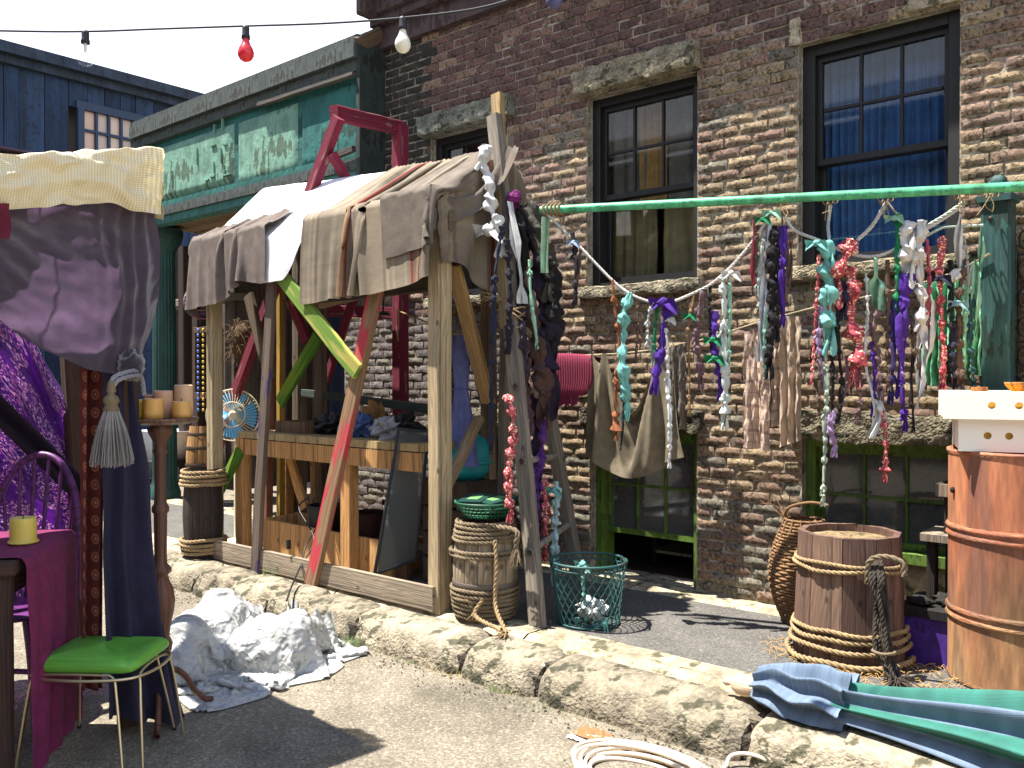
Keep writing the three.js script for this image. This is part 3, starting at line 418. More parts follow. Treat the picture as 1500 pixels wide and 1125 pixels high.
{ // blue building closing the street
  const b = thing('blue_building', 'blue board building with streaked paint and a small paned window', 'building');
  const x = -14, y1 = 6.2, m = [0, 1, 2].map(i => M('blueboards' + i, { map: rep(T.grime, .5, .35), bumpMap: rep(T.woodB, 3, 1), bumpScale: .01, color: S(['#2c4a70', '#243f62', '#38567c'][i]), roughness: .85 })), rust = M('bluerust', { map: rep(T.grime, .5, .4), color: S('#5a4c48'), roughness: .85 });
  reseed(31); const w0 = onX(122, 165, x), w1 = onX(212, 225, x), wt = onX(125, 160, x).y, wb = wt - 1.0;
  for (let z = -7, i = 0; z < 9; i++) { const wd = rr(.2, .36); const zc = z + wd / 2; const inWin = zc < w0.z + .1 && zc > w1.z - .1; const mm = rnd() < .12 ? rust : m[i % 3], o = rr(0, .012); if (inWin) { part('wall_board', boxGeo(x - .06, x + o, wt, y1, z, z + wd - .008), mm, b); part('wall_board', boxGeo(x - .06, x + o, 0, wb, z, z + wd - .008), mm, b); } else part('wall_board', boxGeo(x - .06, x + o, 0, y1, z, z + wd - .008), mm, b); z += wd; }
  part('inner_wall', boxGeo(x - .5, x - .4, 0, y1, -7, 9), plain('#8d857c', .9), b);
  part('eave', boxGeo(x - .3, x + .22, y1, y1 + .16, -7.1, 9.1, .02), M('blueeave', { map: T.grime, color: S('#3a4a5e') }), b); part('eave_moulding', boxGeo(x - .1, x + .1, y1 - .12, y1 - .002, -7, 9, .02), M('blueeave'), b);
  part('roof', beamGeo(V(x - .1, y1 + .17, 1), V(x - 4, y1 + 1.0, 1), 16, .08, V(0, 0, 1)), plain('#3a3f46', .9), b);
  const win = new THREE.Group(); win.name = 'window'; b.add(win); const fr = plain('#24364e', .7);
  part('frame', boxGeo(x - .04, x + .05, wt - .02, wt + .1, w1.z - .12, w0.z + .12), fr, win); part('frame', boxGeo(x - .04, x + .05, wb, wt - .02, w0.z, w0.z + .1), fr, win); part('frame', boxGeo(x - .04, x + .05, wb, wt - .02, w1.z - .1, w1.z), fr, win);
  for (let k = 1; k < 5; k++) { const z = lerp(w0.z, w1.z, k / 5); part('glazing_bar', boxGeo(x - .04, x + .03, wb, wt - .02, z - .02, z + .02), fr, win); }
  for (let k = 1; k < 3; k++) { const y = lerp(wt, wb, k * .33); part('glazing_bar', boxGeo(x - .035, x + .025, y - .02, y + .02, w1.z, w0.z), fr, win); }
  for (let k = 0; k < 5; k++) part('pane', boxGeo(x - .025, x - .02, wb, wt - .02, lerp(w0.z, w1.z, (k + 1) / 5) + .02, lerp(w0.z, w1.z, k / 5) - .02), plain(['#c9a993', '#b9a79b', '#cbb3a0', '#b3a193', '#c4a995'][k], .3), win);
}
{ // the far side of the street, mirrored darkly in the window panes
  const b = thing('plank_building', 'dark plank building on the opposite side of the street', 'building');
  const m = [wood('#5a4c40'), wood('#4c4038'), wood('#66564a')]; reseed(33);
  for (let x = -26, i = 0; x < 8; i++) { const wd = rr(.5, .8); part('wall_board', boxGeo(x, x + wd - .02, 0, 6.5, 12, 12.08), m[i % 3], b); x += wd; }
  part('roof', beamGeo(V(-9, 6.5, 11.6), V(-9, 8.2, 16), 35, .1, V(1, 0, 0)), plain('#3c3833', .9), b);
}
// ---------- string of coloured bulbs ----------
{
  const d = 3.3, A = (x, y) => atD(x, y, d), pts = [A(-300, 38), A(0, 45), A(125, 46), A(240, 42), A(360, 38), A(480, 34), A(590, 26), A(700, 12), A(770, -10), A(812, -38), A(1000, -90)];
  solo('light_cable', tubeGeo(pts, .0042, 90, 6), plain('#23252c', .6), 'black cable strung overhead carrying coloured bulbs', 'cable');
  const sock = plain('#1b1d26', .6);
  const bulb = (px, py, mat, label) => {
    const c = A(px, py), g = thing('festoon_bulb', label, 'light bulb', 'bulbs on the overhead cable', c), dy = 0;
    part('socket', latheGeo([[.0, .012], [.012, .012], [.0135, .004], [.0135, -.02], [.016, -.024], [.016, -.036], [0, -.036]], c, 16), sock, g);
    part('clip', tubeGeo([c.clone().add(V(-.01, -.004, 0)), c.clone().add(V(0, .016, 0)), c.clone().add(V(.01, -.004, 0))], .003, 10, 5), sock, g);
    part('glass', latheGeo([[.0125, -.034], [.0135, -.046], [.018, -.058], [.026, -.072], [.030, -.086], [.029, -.1], [.022, -.113], [.012, -.12], [0, -.122]], c, 20), mat, g);
    if (mat === clear) { part('filament_stem', latheGeo([[.006, -.036], [.005, -.065], [.002, -.07], [0, -.07]], c, 10), plain('#d8dce0', .3), g); }
  };
  const clear = new THREE.MeshPhysicalMaterial({ color: 0xffffff, transmission: 1, thickness: 0, roughness: .02, ior: 1.5, side: THREE.DoubleSide });
  bulb(125, 50, clear, 'clear glass bulb hanging from overhead cable');
  bulb(360, 43, new THREE.MeshPhysicalMaterial({ color: L(.75, .03, .05), transmission: .35, thickness: 0, roughness: .3, side: THREE.DoubleSide }), 'red glass bulb hanging from overhead cable');
  bulb(590, 30, new THREE.MeshPhysicalMaterial({ color: L(.85, .83, .72), transmission: .25, thickness: 0, roughness: .35, side: THREE.DoubleSide }), 'frosted white bulb hanging from overhead cable');
  bulb(812, -34, new THREE.MeshPhysicalMaterial({ color: L(.1, .1, .25), transmission: .3, thickness: 0, roughness: .3, side: THREE.DoubleSide }), 'dark bulb and socket hanging against the brick wall');
}
// ---------- timber booth ----------
const SW = .16; // pavement height
const zF = 1.36;
{
  const b = thing('market_booth', 'weathered timber booth with leaning painted struts on the pavement', 'booth');
  const grey = wood('#a5967f'), tanW = wood('#bba886'), dk = wood('#6e6050'), brn = wood('#8e7a60');
  const seg = (name, p, q, w, t, m, hint, o) => part(name, beamGeo(p, q, w, t, hint || V(1, 0, 0), Object.assign({ n: 8 }, o)), m, b);
  const FR = onY(640, 897, SW), FL = onY(332, 812, SW); FR.z = FL.z = zF;
  seg('post', V(FR.x, SW, zF), V(FR.x, 2.38, zF), .095, .11, tanW); seg('post', V(FL.x, SW, zF), V(FL.x - .02, 2.42, zF), .09, .09, wood('#b5a583'));
  const bR = onZ(722, 700, .62).x; seg('post', V(bR, SW, .66), V(bR, 2.5, .66), .09, .07, brn); seg('post', V(-5.9, SW, .62), V(-5.9, 2.5, .62), .09, .09, dk);
  seg('post', onZ(392, 740, .95).setY(SW), onZ(398, 400, .95), .05, .06, wood('#8a5a42')); seg('post', onZ(470, 740, .7).setY(SW), onZ(470, 400, .7), .1, .05, dk); seg('post', onZ(411, 740, .8).setY(SW), onZ(411, 420, .8), .05, .05, wood('#b08f3c'));
  // front struts
  const z2 = zF + .085;
  seg('strut', onZ(374, 838, z2), onZ(400, 392, z2), .085, .035, mapped('ppur', rep(T.paintPur, 6, .8), { bumpMap: T.woodB4, bumpScale: .004 }));
  seg('strut', onZ(456, 857, z2 + .005), onZ(560, 385, z2 + .005), .105, .04, mapped('pred', rep(T.paintRed, 5, .7), { bumpMap: T.woodB4, bumpScale: .004 }));
  seg('brace', onZ(410, 402, z2 + .036), onZ(524, 545, z2 + .045), .105, .03, mapped('pyel', rep(T.paintYel, 5, .8), { bumpMap: T.woodB4, bumpScale: .003 }));
  // inner braces
  seg('brace', onZ(364, 432, 1.1), onZ(395, 555, 1.1), .1, .03, dk);
  seg('brace', onZ(466, 492, 1.0), onZ(410, 590, 1.0), .1, .03, mapped('pgrn', rep(T.paintYel, 5, .5), { color: S('#9fd060') }));
  seg('brace', onZ(322, 718, 1.28), onZ(352, 660, 1.22), .1, .03, mapped('pgrn'));
  seg('brace', onZ(664, 388, 1.26), onZ(716, 590, .8), .1, .035, wood('#a98a5c')); seg('brace', onZ(650, 722, 1.3), onZ(702, 612, .9), .06, .05, wood('#9a8464'));
  // base boards, roof plates and rafters
  seg('base_board', V(FL.x - .12, SW + .075, zF + .065), V(FR.x + .02, SW + .085, zF + .065), .14, .028, wood('#a09280'), V(0, 1, 0));
  seg('base_board', V(FR.x, SW + .07, zF - .07), V(bR, SW + .07, .72), .12, .03, grey, V(0, 1, 0));
  seg('roof_plate', V(FL.x - .1, 2.42, zF - .001), V(FR.x + .1, 2.38, zF - .001), .11, .05, dk, V(0, 1, 0)); seg('ridge_board', V(-6.0, 2.88, .9), V(-3.68, 2.7, .9), .09, .05, dk, V(0, 1, 0)); seg('roof_plate', V(-6.0, 2.45, .5), V(-3.6, 2.4, .5), .09, .05, dk, V(0, 1, 0));
  for (const x of [-5.9, -5.2, -4.4, -3.65]) { const ry = lerp(2.84, 2.66, (x + 5.9) / 2.25); seg('rafter', V(x, 2.42, zF), V(x, ry, .92), .07, .045, dk); seg('rafter', V(x, 2.42, .5), V(x, ry, .88), .07, .045, dk); }
  seg('header_board', onZ(462, 424, 1.15), onZ(640, 402, 1.15), .2, .03, wood('#4d4238'), V(0, 1, 0)); seg('inner_shelf', onZ(468, 436, .9), onZ(545, 418, .9), .16, .03, wood('#a08868'), V(0, 1, 0));
  seg('cross_rail', onZ(440, 575, .7), onZ(640, 600, .7), .06, .04, wood('#3f4a46'), V(0, 1, 0));

  // roof cloths: front hem -> eave -> ridge -> back
  const prof = [[zF + .12, 2.44], [zF + .06, 2.49], [.92, 2.90], [.86, 2.90], [.42, 2.44]], tilt = x => .06 - .13 * clamp((x + 5.7) / 2.1, -.3, 1.2);
  const ls = [0]; for (let i = 1; i < prof.length; i++) ls.push(ls[i - 1] + Math.hypot(prof[i][0] - prof[i - 1][0], prof[i][1] - prof[i - 1][1]));
  const at = (s) => { if (s < 0) return { z: prof[0][0] + .01, y: prof[0][1] + s, ny: 0, nz: 1 }; let i = 1; while (i < prof.length - 1 && ls[i] < s) i++; const f = Math.min(1.4, (s - ls[i - 1]) / (ls[i] - ls[i - 1])), a = prof[i - 1], c = prof[i], dz = c[0] - a[0], dy = c[1] - a[1], l = Math.hypot(dz, dy); return { z: lerp(a[0], c[0], f), y: lerp(a[1], c[1], f), ny: -dz / l, nz: dy / l }; };
  const drape = (name, xa, xb, s0, s1, off, amp, seed, mat, label, o = {}) => {
    const W = xb - xa, geo = grid(Math.round(W * 60), 70, (u, v) => {
      const lo = s0(u), hi = s1(u), s = lerp(lo, hi, v), p = at(s), x0 = lerp(xa, xb, u) + (o.skew || 0) * (s - .3);
      const hang = s < .1 ? clamp((.1 - s) / .35) : 0, fold = Math.sin(u * (o.folds || 16) + 2.5 * N3(u * 4, s * 2, seed)) * (.006 + (o.foldAmp ?? .055) * hang);
      const diag = (1 - Math.abs(N3(u * W * 2.2 + s * 1.6 + seed, s * 1.1 - u * W * .5, seed))) ** 4 * amp * 1.3, n = N3(x0 * 5, s * 4, seed) * amp * .8 + N3(x0 * 13, s * 11, seed) * amp * .35;
      const sag = (o.sag || 0) * Math.sin(clamp(s / 1.1) * 3.14) * (.5 + .5 * Math.sin(u * 9 + seed)), dd = off + Math.max(-.02, fold * (hang > 0 ? 1 : .4) + diag + n) - sag;
      return V(x0 + hang * .03 * N3(u * 9, s * 5, seed + 5), p.y + p.ny * dd - sag * .1 + tilt(x0) * sstep(.05, .8, s), p.z + p.nz * dd);
    }, W, 1.6);
    const t = thing(name, label, 'cloth', 'cloths thrown over the booth roof'); part('sheet', geo, mat, t); return t;
  };
  drape('vinyl_tarp', -5.94, -3.75, u => -.31 + .25 * sstep(.5, .6, u) + .27 * sstep(.36, .2, u), u => 1.1, .006, .003, 3, M('vinyl', { color: L(.74, .74, .75), roughness: .38, bumpMap: T.fbmB, bumpScale: .004 }), 'pale grey vinyl sheet under the other cloths on booth roof', { foldAmp: .008 });
  // heavy cloths dropped over the roof frame
  const roofY = (x, z) => { if (z > zF + .035) return -9; const p = z > .9 ? lerp(2.5, 2.90, (zF + .035 - z) / (zF + .035 - .9)) : lerp(2.44, 2.90, clamp((z - .42) / .48)); return p + tilt(x) * (z > .9 ? sstep(zF, .95, z) : 1); };
  const onRoof = off => p => { if (p.x < -6.02 || p.x > -3.47 || p.z < .4 || p.z > zF + .17) return false; const y = roofY(p.x, p.z) + off; const lim = zF + .138 + off * .5; if (p.z > zF + .03) { if (p.y < 2.5 + off) { if (p.y < 2.44 || lim - p.z < .03) { if (p.z < lim) { p.z = lim; return true; } } else { p.y = 2.5 + off; return true; } } return false; } if (p.y < y) { const dr = (y - p.y) * .8, dl = p.x + 6.02, dR = -3.47 - p.x, df = lim - p.z, m = Math.min(dr, dl, dR, df); if (m === dl) p.x = -6.02; else if (m === dR) p.x = -3.47; else if (m === df) p.z = lim; else { p.y += dr * .8; p.z += dr * .4; } return true; } return false; };
  const throwOver = (name, x0, x1, zb, zf, o, mat, label) => { const W = (x1 - x0 - (o.skewL || 0) * .9) * (o.full ?? 1.12), H = o.len, rest = .019, nx = Math.round(W / rest), ny = Math.round(H / rest), off = o.off; const t = thing(name, label, 'cloth', 'cloths thrown over the booth roof'); const pins = []; for (let i = 0; i < nx; i += 3) pins.push([i, 0]);
    part('sheet', clothSheet({ nx, ny, rest, bend: o.bend ?? .28, stretch: u => 1 + (o.rag ?? .1) * (N3(u * 3.1, o.q, 1) + .5 * N3(u * 8, o.q, 3)) + (o.lean || 0) * (u - .5), steps: o.steps ?? 200, pins, init: (u, w, p) => { const s = w * H, sl = zf - zb, skew = (o.skew || 0) * w, x = lerp(x0 + (o.skewL || 0) * w, x1, u) + skew + .02 * N3(u * 9, w * 9, o.q); const z0 = zb + (o.slant || 0) * (u - .5), z = z0 + Math.min(s * .86, zf - z0 + .2 + .2 * Math.max(0, s - sl)); const bx = clamp(x, -6, -3.5), y = Math.max(2.5, z < zF ? roofY(bx, z) : 2.5) + off + .012 + .05 * Math.abs(N3(u * 8 + w * 3, w * 5, o.q)) * sstep(0, .1, w) - (z > zF + .1 ? 0 : 0); p.set(x, y, z); }, push: onRoof(off) }), mat, t); return t; };
  throwOver('brown_cloth', -6.2, -5.08, 1.3, zF, { len: .62, off: .04, q: 3, full: 1.3, skew: -.05, slant: -.1, rag: .3, lean: -.15 }, cloth('#83756c'), 'rough dark brown cloth hanging over end of booth roof');
  throwOver('brown_cloth', -4.42, -3.5, .88, zF, { len: 1.04, off: .04, q: 9, full: 1.2, skewL: -.5, rag: .12, lean: -.08 }, mapped('tancloth', rep(T.stripe, .6, 1), { color: S('#f4ece0'), bumpMap: T.clothB4, bumpScale: .003 }), 'creased striped tan cloth thrown across booth roof');
  throwOver('olive_cloth', -3.84, -3.30, .9, zF, { len: .92, off: .065, q: 14, full: 1.3, slant: .1, rag: .3 }, cloth('#7f7366'), 'dull olive cloth hanging at the ladder end of booth roof');
  { const t = scene.children.filter(o => o.name.startsWith('olive_cloth')).pop(); part('end_flap', grid(40, 40, (u, v) => { const s = lerp(.02, 1.0, u), p = at(s), top = p.y + tilt(-3.5) * sstep(.05, .8, s) + .02, lo = 2.12 + .05 * Math.sin(u * 9) - .12 * u; return V(-3.455 + .02 * Math.sin(u * 22 + v * 2) * v + .015 * N3(u * 6, v * 5), lerp(top, lo, v), p.z + .02 * N3(v * 4, u * 3)); }, .9, .7), mapped('tancloth'), t); }
}
// ---------- workbench and what stands on it ----------
{
  const b = thing('workbench', 'rough orange pine workbench inside the timber booth', 'workbench');
  const pine = wood('#cf9c62'), top = wood('#b9a273'), x0 = -5.86, x1 = -3.85, y = 1.09, z0 = .62, z1 = 1.22;
  for (let i = 0; i < 4; i++) part('top_board', boxGeo(x0 + (i % 2) * .01, x1 - (i % 2) * .02, y - .05 + .001 * i, y, z0 + i * .15, z0 + .146 + i * .15), i === 3 ? top : wood('#8f7c5a'), b);
  const leg = (px, z) => { const x = onZ(px, 740, z).x; part('leg', boxGeo(x - .05, x + .05, SW, y - .052, z - .04, z + .04), pine, b); return x; };
  leg(357, 1.17); leg(512, 1.15); leg(420, .7); leg(466, .68); leg(600, .7);
  part('apron', boxGeo(x0 + .1, x1 - .02, y - .17, y - .055, 1.19, 1.215), pine, b);
  part('brace', beamGeo(onZ(425, 672, 1.0), onZ(447, 745, 1.0), .08, .03, V(1, 0, 0)), pine, b);
  part('shelf', boxGeo(x0 + .2, x1 - .1, .36, .38, .66, .75), wood('#a06f42'), b);
  const t = thing('planter_tray', 'open pine box standing on ground under the workbench', 'box'); const fx0 = onZ(383, 800, 1.12).x, fx1 = onZ(552, 800, 1.12).x, pm = wood('#d8a76e');
  part('front_board', boxGeo(fx0, fx1, SW, .43, 1.08, 1.105), pm, t); part('back_board', boxGeo(fx0, fx1, SW, .45, .8, .825), pm, t); part('side_board', boxGeo(fx0, fx0 + .025, SW, .44, .826, 1.079), pm, t); part('side_board', boxGeo(fx1 - .025, fx1, SW, .44, .826, 1.079), pm, t);
  const bc = onZ(478, 800, .95); bc.y = SW + .03; const bk = thing('bucket', 'black plastic bucket standing in the pine box', 'bucket', null, bc);
  part('body', latheGeo([[0, 0], [.10, 0], [.13, .36], [.138, .365], [.138, .385], [.122, .385], [.095, .02], [0, .02]], bc, 24), plain('#1d2124', .5), bk); part('handle', tubeGeo([0, 1, 2, 3, 4].map(i => bc.clone().add(V(-.135 * Math.cos(i * .785), .37 + .07 * Math.sin(i * .785), .06 * Math.sin(i * .785)))), .005, 16, 5), plain('#1d2124', .5), bk);
  const b2 = onZ(540, 800, .9); b2.y = SW; const k2 = thing('bucket', 'dark rusty metal pail beneath the workbench', 'bucket', null, b2); part('body', latheGeo([[0, 0], [.1, 0], [.12, .4], [.126, .4], [.115, .39], [.095, .02], [0, .02]], b2, 20), mapped('rustd', T.rust, { color: S('#5a4a44') }), k2);
  // cable trailing out to the kerb
  solo('power_cable', merge([tubeGeo([onZ(452, 728, 1.12), onZ(438, 745, 1.2), onZ(460, 790, 1.3), onZ(440, 830, 1.45), onY(426, 862, .2), onY(420, 880, .17)], .006, 40, 6), tubeGeo([onZ(470, 730, 1.12), onZ(470, 760, 1.2), onZ(448, 800, 1.32), onZ(442, 832, 1.46)], .005, 30, 6), boxGeo(-4.89, -4.87, .36, .42, 1.43, 1.46)]), plain('#16171a', .5), 'black cables hanging from the bucket over the base board', 'cable');
  // clutter on the bench top
  const lump = (name, px, py, z, rx, ry, rz, m, label, cat, nz = .5, s = 1) => { const c = onZ(px, py, z); c.y = y + ry * .8; return solo(name, ellipGeo(c, rx, ry, rz, nz, s, 26, 16, 2.6), m, label, cat); };
  lump('cloth_bundle', 485, 620, .95, .13, .075, .1, plain('#14161d', .5), 'black crumpled cloth bundle on the workbench', 'cloth', .9, 3);
  lump('cloth_bundle', 522, 618, 1.02, .09, .08, .09, M('bluefoil', { color: L(.06, .12, .3), roughness: .3 }), 'shiny blue crumpled wrapping on the workbench', 'wrapping', 1.1, 8);
  lump('cloth_bundle', 548, 612, .8, .09, .12, .09, cloth('#b98a56'), 'tan slumped bag on the workbench beside red strut', 'bag', .8, 12);
  lump('cloth_bundle', 566, 622, 1.0, .09, .07, .09, plain('#9a9aa0', .4), 'pale grey crumpled bag on the workbench', 'bag', 1.1, 18);
  lump('cloth_bundle', 590, 622, .85, .14, .09, .1, plain('#15151a', .6), 'black drooping bag at the far end of workbench', 'bag', .9, 25);
  lump('orange_cup', 416, 614, .9, .03, .035, .03, plain('#d9622a', .5), 'small orange cup on the workbench', 'cup', .05, 1);
  const cx = onZ(432, 620, 1.05).x, cr = thing('wooden_tray', 'small shallow wooden tray on the workbench', 'tray'); const cw = wood('#7a6044');
  part('side', boxGeo(cx - .17, cx + .2, y, y + .085, 1.09, 1.105), cw, cr); part('side', boxGeo(cx - .17, cx + .2, y, y + .085, .9, .915), cw, cr); part('end', boxGeo(cx - .17, cx - .155, y, y + .085, .916, 1.089), cw, cr); part('end', boxGeo(cx + .185, cx + .2, y, y + .085, .916, 1.089), cw, cr); part('bottom', boxGeo(cx - .154, cx + .184, y + .001, y + .012, .916, 1.089), cw, cr);
  const sg = thing('glass_sheet', 'dark framed glass sheet leaning upright against the workbench', 'glass sheet'), q = [onZ(549, 842, 1.3), onZ(584, 628, 1.24), onZ(628, 632, 1.02), onZ(608, 820, 1.02)];
  part('pane', grid(1, 1, (u, v) => q[0].clone().lerp(q[3], u).lerp(q[1].clone().lerp(q[2], u), v), 1, 1), new THREE.MeshPhysicalMaterial({ color: L(.25, .29, .32), transmission: .7, thickness: 0, roughness: .15, side: THREE.DoubleSide }), sg);
  for (let i = 0; i < 4; i++) part('edge_strip', beamGeo(q[i], q[(i + 1) % 4], .016, .016), plain('#2a2f33', .5), sg);
  // teal tub on a crate, beside the booth's end
  const tc = onZ(682, 700, .72); const ty = tc.y - .02; const cr2 = thing('storage_crate', 'dark wooden crate carrying the teal tub', 'crate'); const dk = wood('#4a3c32');
  for (let i = 0; i < 4; i++) part('slat', boxGeo(tc.x - .2, tc.x + .2, SW + .02 + i * (ty - SW) / 4, SW + (i + 1) * (ty - SW) / 4, .9, .918), dk, cr2); part('end', boxGeo(tc.x - .2, tc.x - .18, SW, ty, .55, .899), dk, cr2); part('end', boxGeo(tc.x + .18, tc.x + .2, SW, ty, .55, .899), dk, cr2); part('lid', boxGeo(tc.x - .21, tc.x + .21, ty + .001, ty + .02, .54, .93), dk, cr2);
  const tb = thing('tub', 'teal plastic tub resting on a crate behind the post', 'tub', null, V(tc.x, ty + .021, .74)); const tp = V(tc.x, ty + .021, .74), tm = plain('#1d8d93', .4);
  part('body', latheGeo([[0, 0], [.15, 0], [.19, .06], [.2, .17], [.17, .26], [.06, .3], [0, .3]], tp, 28), tm, tb); part('band', latheGeo([[.195, .1], [.207, .105], [.207, .12], [.197, .125]], tp, 28), tm, tb);
  // dark upright plank and a red bench with a brush seen behind
  solo('leaning_plank', beamGeo(onY(590, 850, SW), onZ(598, 660, .9), .1, .03, V(1, 0, 0)), wood('#5c4434'), 'dark brown plank standing upright under the bench end', 'plank');
  const rb = thing('red_bench', 'low red bench against the painted brick wall', 'bench'); const rm = mapped('redb', rep(T.paintMar, 3, .6), { color: S('#c04040') });
  part('seat', boxGeo(-5.2, -4.3, .5, .54, .1, .36), rm, rb); for (const x of [-5.15, -4.4]) for (const z of [.13, .31]) part('leg', boxGeo(x, x + .05, SW, .499, z - .025, z + .025), rm, rb);
  solo('wooden_paddle', beamGeo(V(-4.95, .565, .2), V(-4.45, .565, .26), .06, .02, V(0, 0, 1)), wood('#d9b98a'), 'pale wooden paddle lying on the red bench', 'paddle');
}
// ---------- maroon swing frame behind the booth ----------
{
  const f = thing('swing_frame', 'maroon painted timber frame rising behind the booth roof', 'frame'), m = mapped('mar', rep(T.paintMar, 5, .8), { bumpMap: T.woodB4, bumpScale: .003 });
  const seg = (n, p, q, w, t, h) => part(n, beamGeo(p, q, w, t, h || V(1, 0, 0)), m, f), z = .28, zb = 1.0;
  const bx = onZ(587, 600, z).x, tp = onZ(586, 190, z), fr = onZ(489, 165, zb);
  seg('post', V(bx, SW, z), V(tp.x, tp.y + .03, z), .1, .1); seg('top_beam', tp.clone().add(V(-.02, .02, -.02)), fr, .1, .08, V(0, 1, 0));
  seg('leg', onZ(496, 172, zb), onZ(345, 575, zb).lerp(onZ(496, 172, zb), -.02), .085, .06); const lg = onZ(345, 575, zb); seg('leg', lg, V(lg.x - (fr.x - lg.x) * .55, SW + .02, zb), .085, .06);
  seg('brace', onZ(486, 225, zb), onZ(512, 270, .85), .07, .05); seg('brace', onZ(425, 440, .95), onZ(450, 500, .95), .08, .04);
  seg('cross_rail', onZ(480, 455, .5), V(bx, onZ(580, 460, z).y, z), .09, .05, V(0, 1, 0)); seg('leg', onZ(520, 430, .5), onZ(478, 560, .5), .06, .05);
  const hk = onZ(564, 430, .6); solo('wall_hook', merge([tubeGeo([hk.clone().add(V(.05, .02, 0)), hk.clone(), hk.clone().add(V(-.02, -.08, 0)), hk.clone().add(V(-.02, -.14, 0))], .007, 20, 6), latheGeo([[0, -.16], [.05, -.16], [.05, -.145], [.02, -.13], [0, -.13]], hk.clone().add(V(-.02, 0, 0)), 16)]), plain('#171718', .5), 'black iron hook lamp hanging by the maroon post', 'hook');
  solo('hanging_rope', merge([ropeGeo([onZ(583, 455, .4), onZ(620, 470, .6), onZ(655, 487, .85), onZ(690, 488, 1.0)], .006), ropeGeo([onZ(583, 455, .4), onZ(582, 480, .4), onZ(583, 500, .4)], .008)]), ropeM, 'cream rope tied from the maroon post through the booth', 'rope');
}
// ---------- blue dress ----------
{
  const z = .85, top = onZ(676, 488, z);
  const g = grid(48, 40, (u, v) => { const yv = lerp(top.y, onZ(676, 682, z).y, v), w = v < .18 ? lerp(.035, .075, v / .18) : v < .42 ? lerp(.075, .055, (v - .18) / .24) : lerp(.055, .125, (v - .42) / .58); const a = -u * 6.283, pl = 1 + .16 * Math.sin(a * 7 + 2 * N3(v * 3, u * 4)) * sstep(.35, .7, v); return V(top.x + Math.cos(a) * w * pl + .01 * N3(v * 4, 3), yv, z + Math.sin(a) * w * .5 * pl); }, 1, 1, true);
  const d = thing('hanging_dress', 'blue cotton dress hanging from the rope inside booth', 'dress'); part('gown', g, cloth('#7e86c8'), d);
  for (const s of [-1, 1]) part('sleeve', ellipGeo(V(top.x + s * .075, top.y - .09, z), .03, .07, .03, .4, 3, 12, 10), cloth('#7e86c8'), d); part('waistband', ellipGeo(V(top.x, lerp(top.y, onZ(676, 682, z).y, .42), z), .06, .015, .035, .1), cloth('#6c75ba'), d);
}
// ---------- barrels, baskets, ladder ----------
function staveBarrel(g, c, r0, rm, h, n, mat, o = {}) { // separate bulging staves
  for (let k = 0; k < n; k++) {
    const a0 = k / n * 6.2832, a1 = (k + 1) / n * 6.2832, gap = o.gap ?? .02, dr = rr(-.003, .003);
    part('stave', grid(4, 12, (u, v) => { const e = u === 0 || u === 1, R = lerp(r0, rm, Math.sin(v * Math.PI)) * (o.taper ? lerp(1, o.taper, v) : 1) + dr - (e ? .012 : 0), a = lerp(a0, a1, e ? u : lerp(gap, 1 - gap, (u - .25) * 2)); const rf = o.flat ? R * Math.cos(Math.PI / n) / Math.cos(((a - a0) % (6.2832 / n)) - Math.PI / n) : R; return V(c.x + Math.cos(a) * rf, c.y + v * h, c.z + Math.sin(a) * rf); }, .12, h), Array.isArray(mat) ? mat[(rnd() * mat.length) | 0] : mat, g);
  }
}
const ringPts = (c, R, y, n = 20, amp = .006, s = 0) => Array.from({ length: n }, (_, i) => { const a = i / n * 6.2832; return V(c.x + Math.cos(a) * (R + amp * N3(i * .7, s)), c.y + y + amp * 1.6 * N3(i * .5, s + 9), c.z + Math.sin(a) * (R + amp * N3(i * .7, s))); });
function frayed(p, dir, l, r, n, s) { const q = []; reseed(s); for (let i = 0; i < n; i++) { const d = dir.clone().add(V(rr(-.5, .5), rr(-.5, .4), rr(-.5, .5))).normalize(); q.push(tubeGeo([p.clone(), p.clone().addScaledVector(d, l * .5).add(V(rr(-r, r), rr(-r, r), rr(-r, r))), p.clone().addScaledVector(d, l * rr(.8, 1.2)).add(V(rr(-r, r), -Math.abs(rr(0, r)), rr(-r, r)))], .0022, 5, 4)); } return merge(q); }
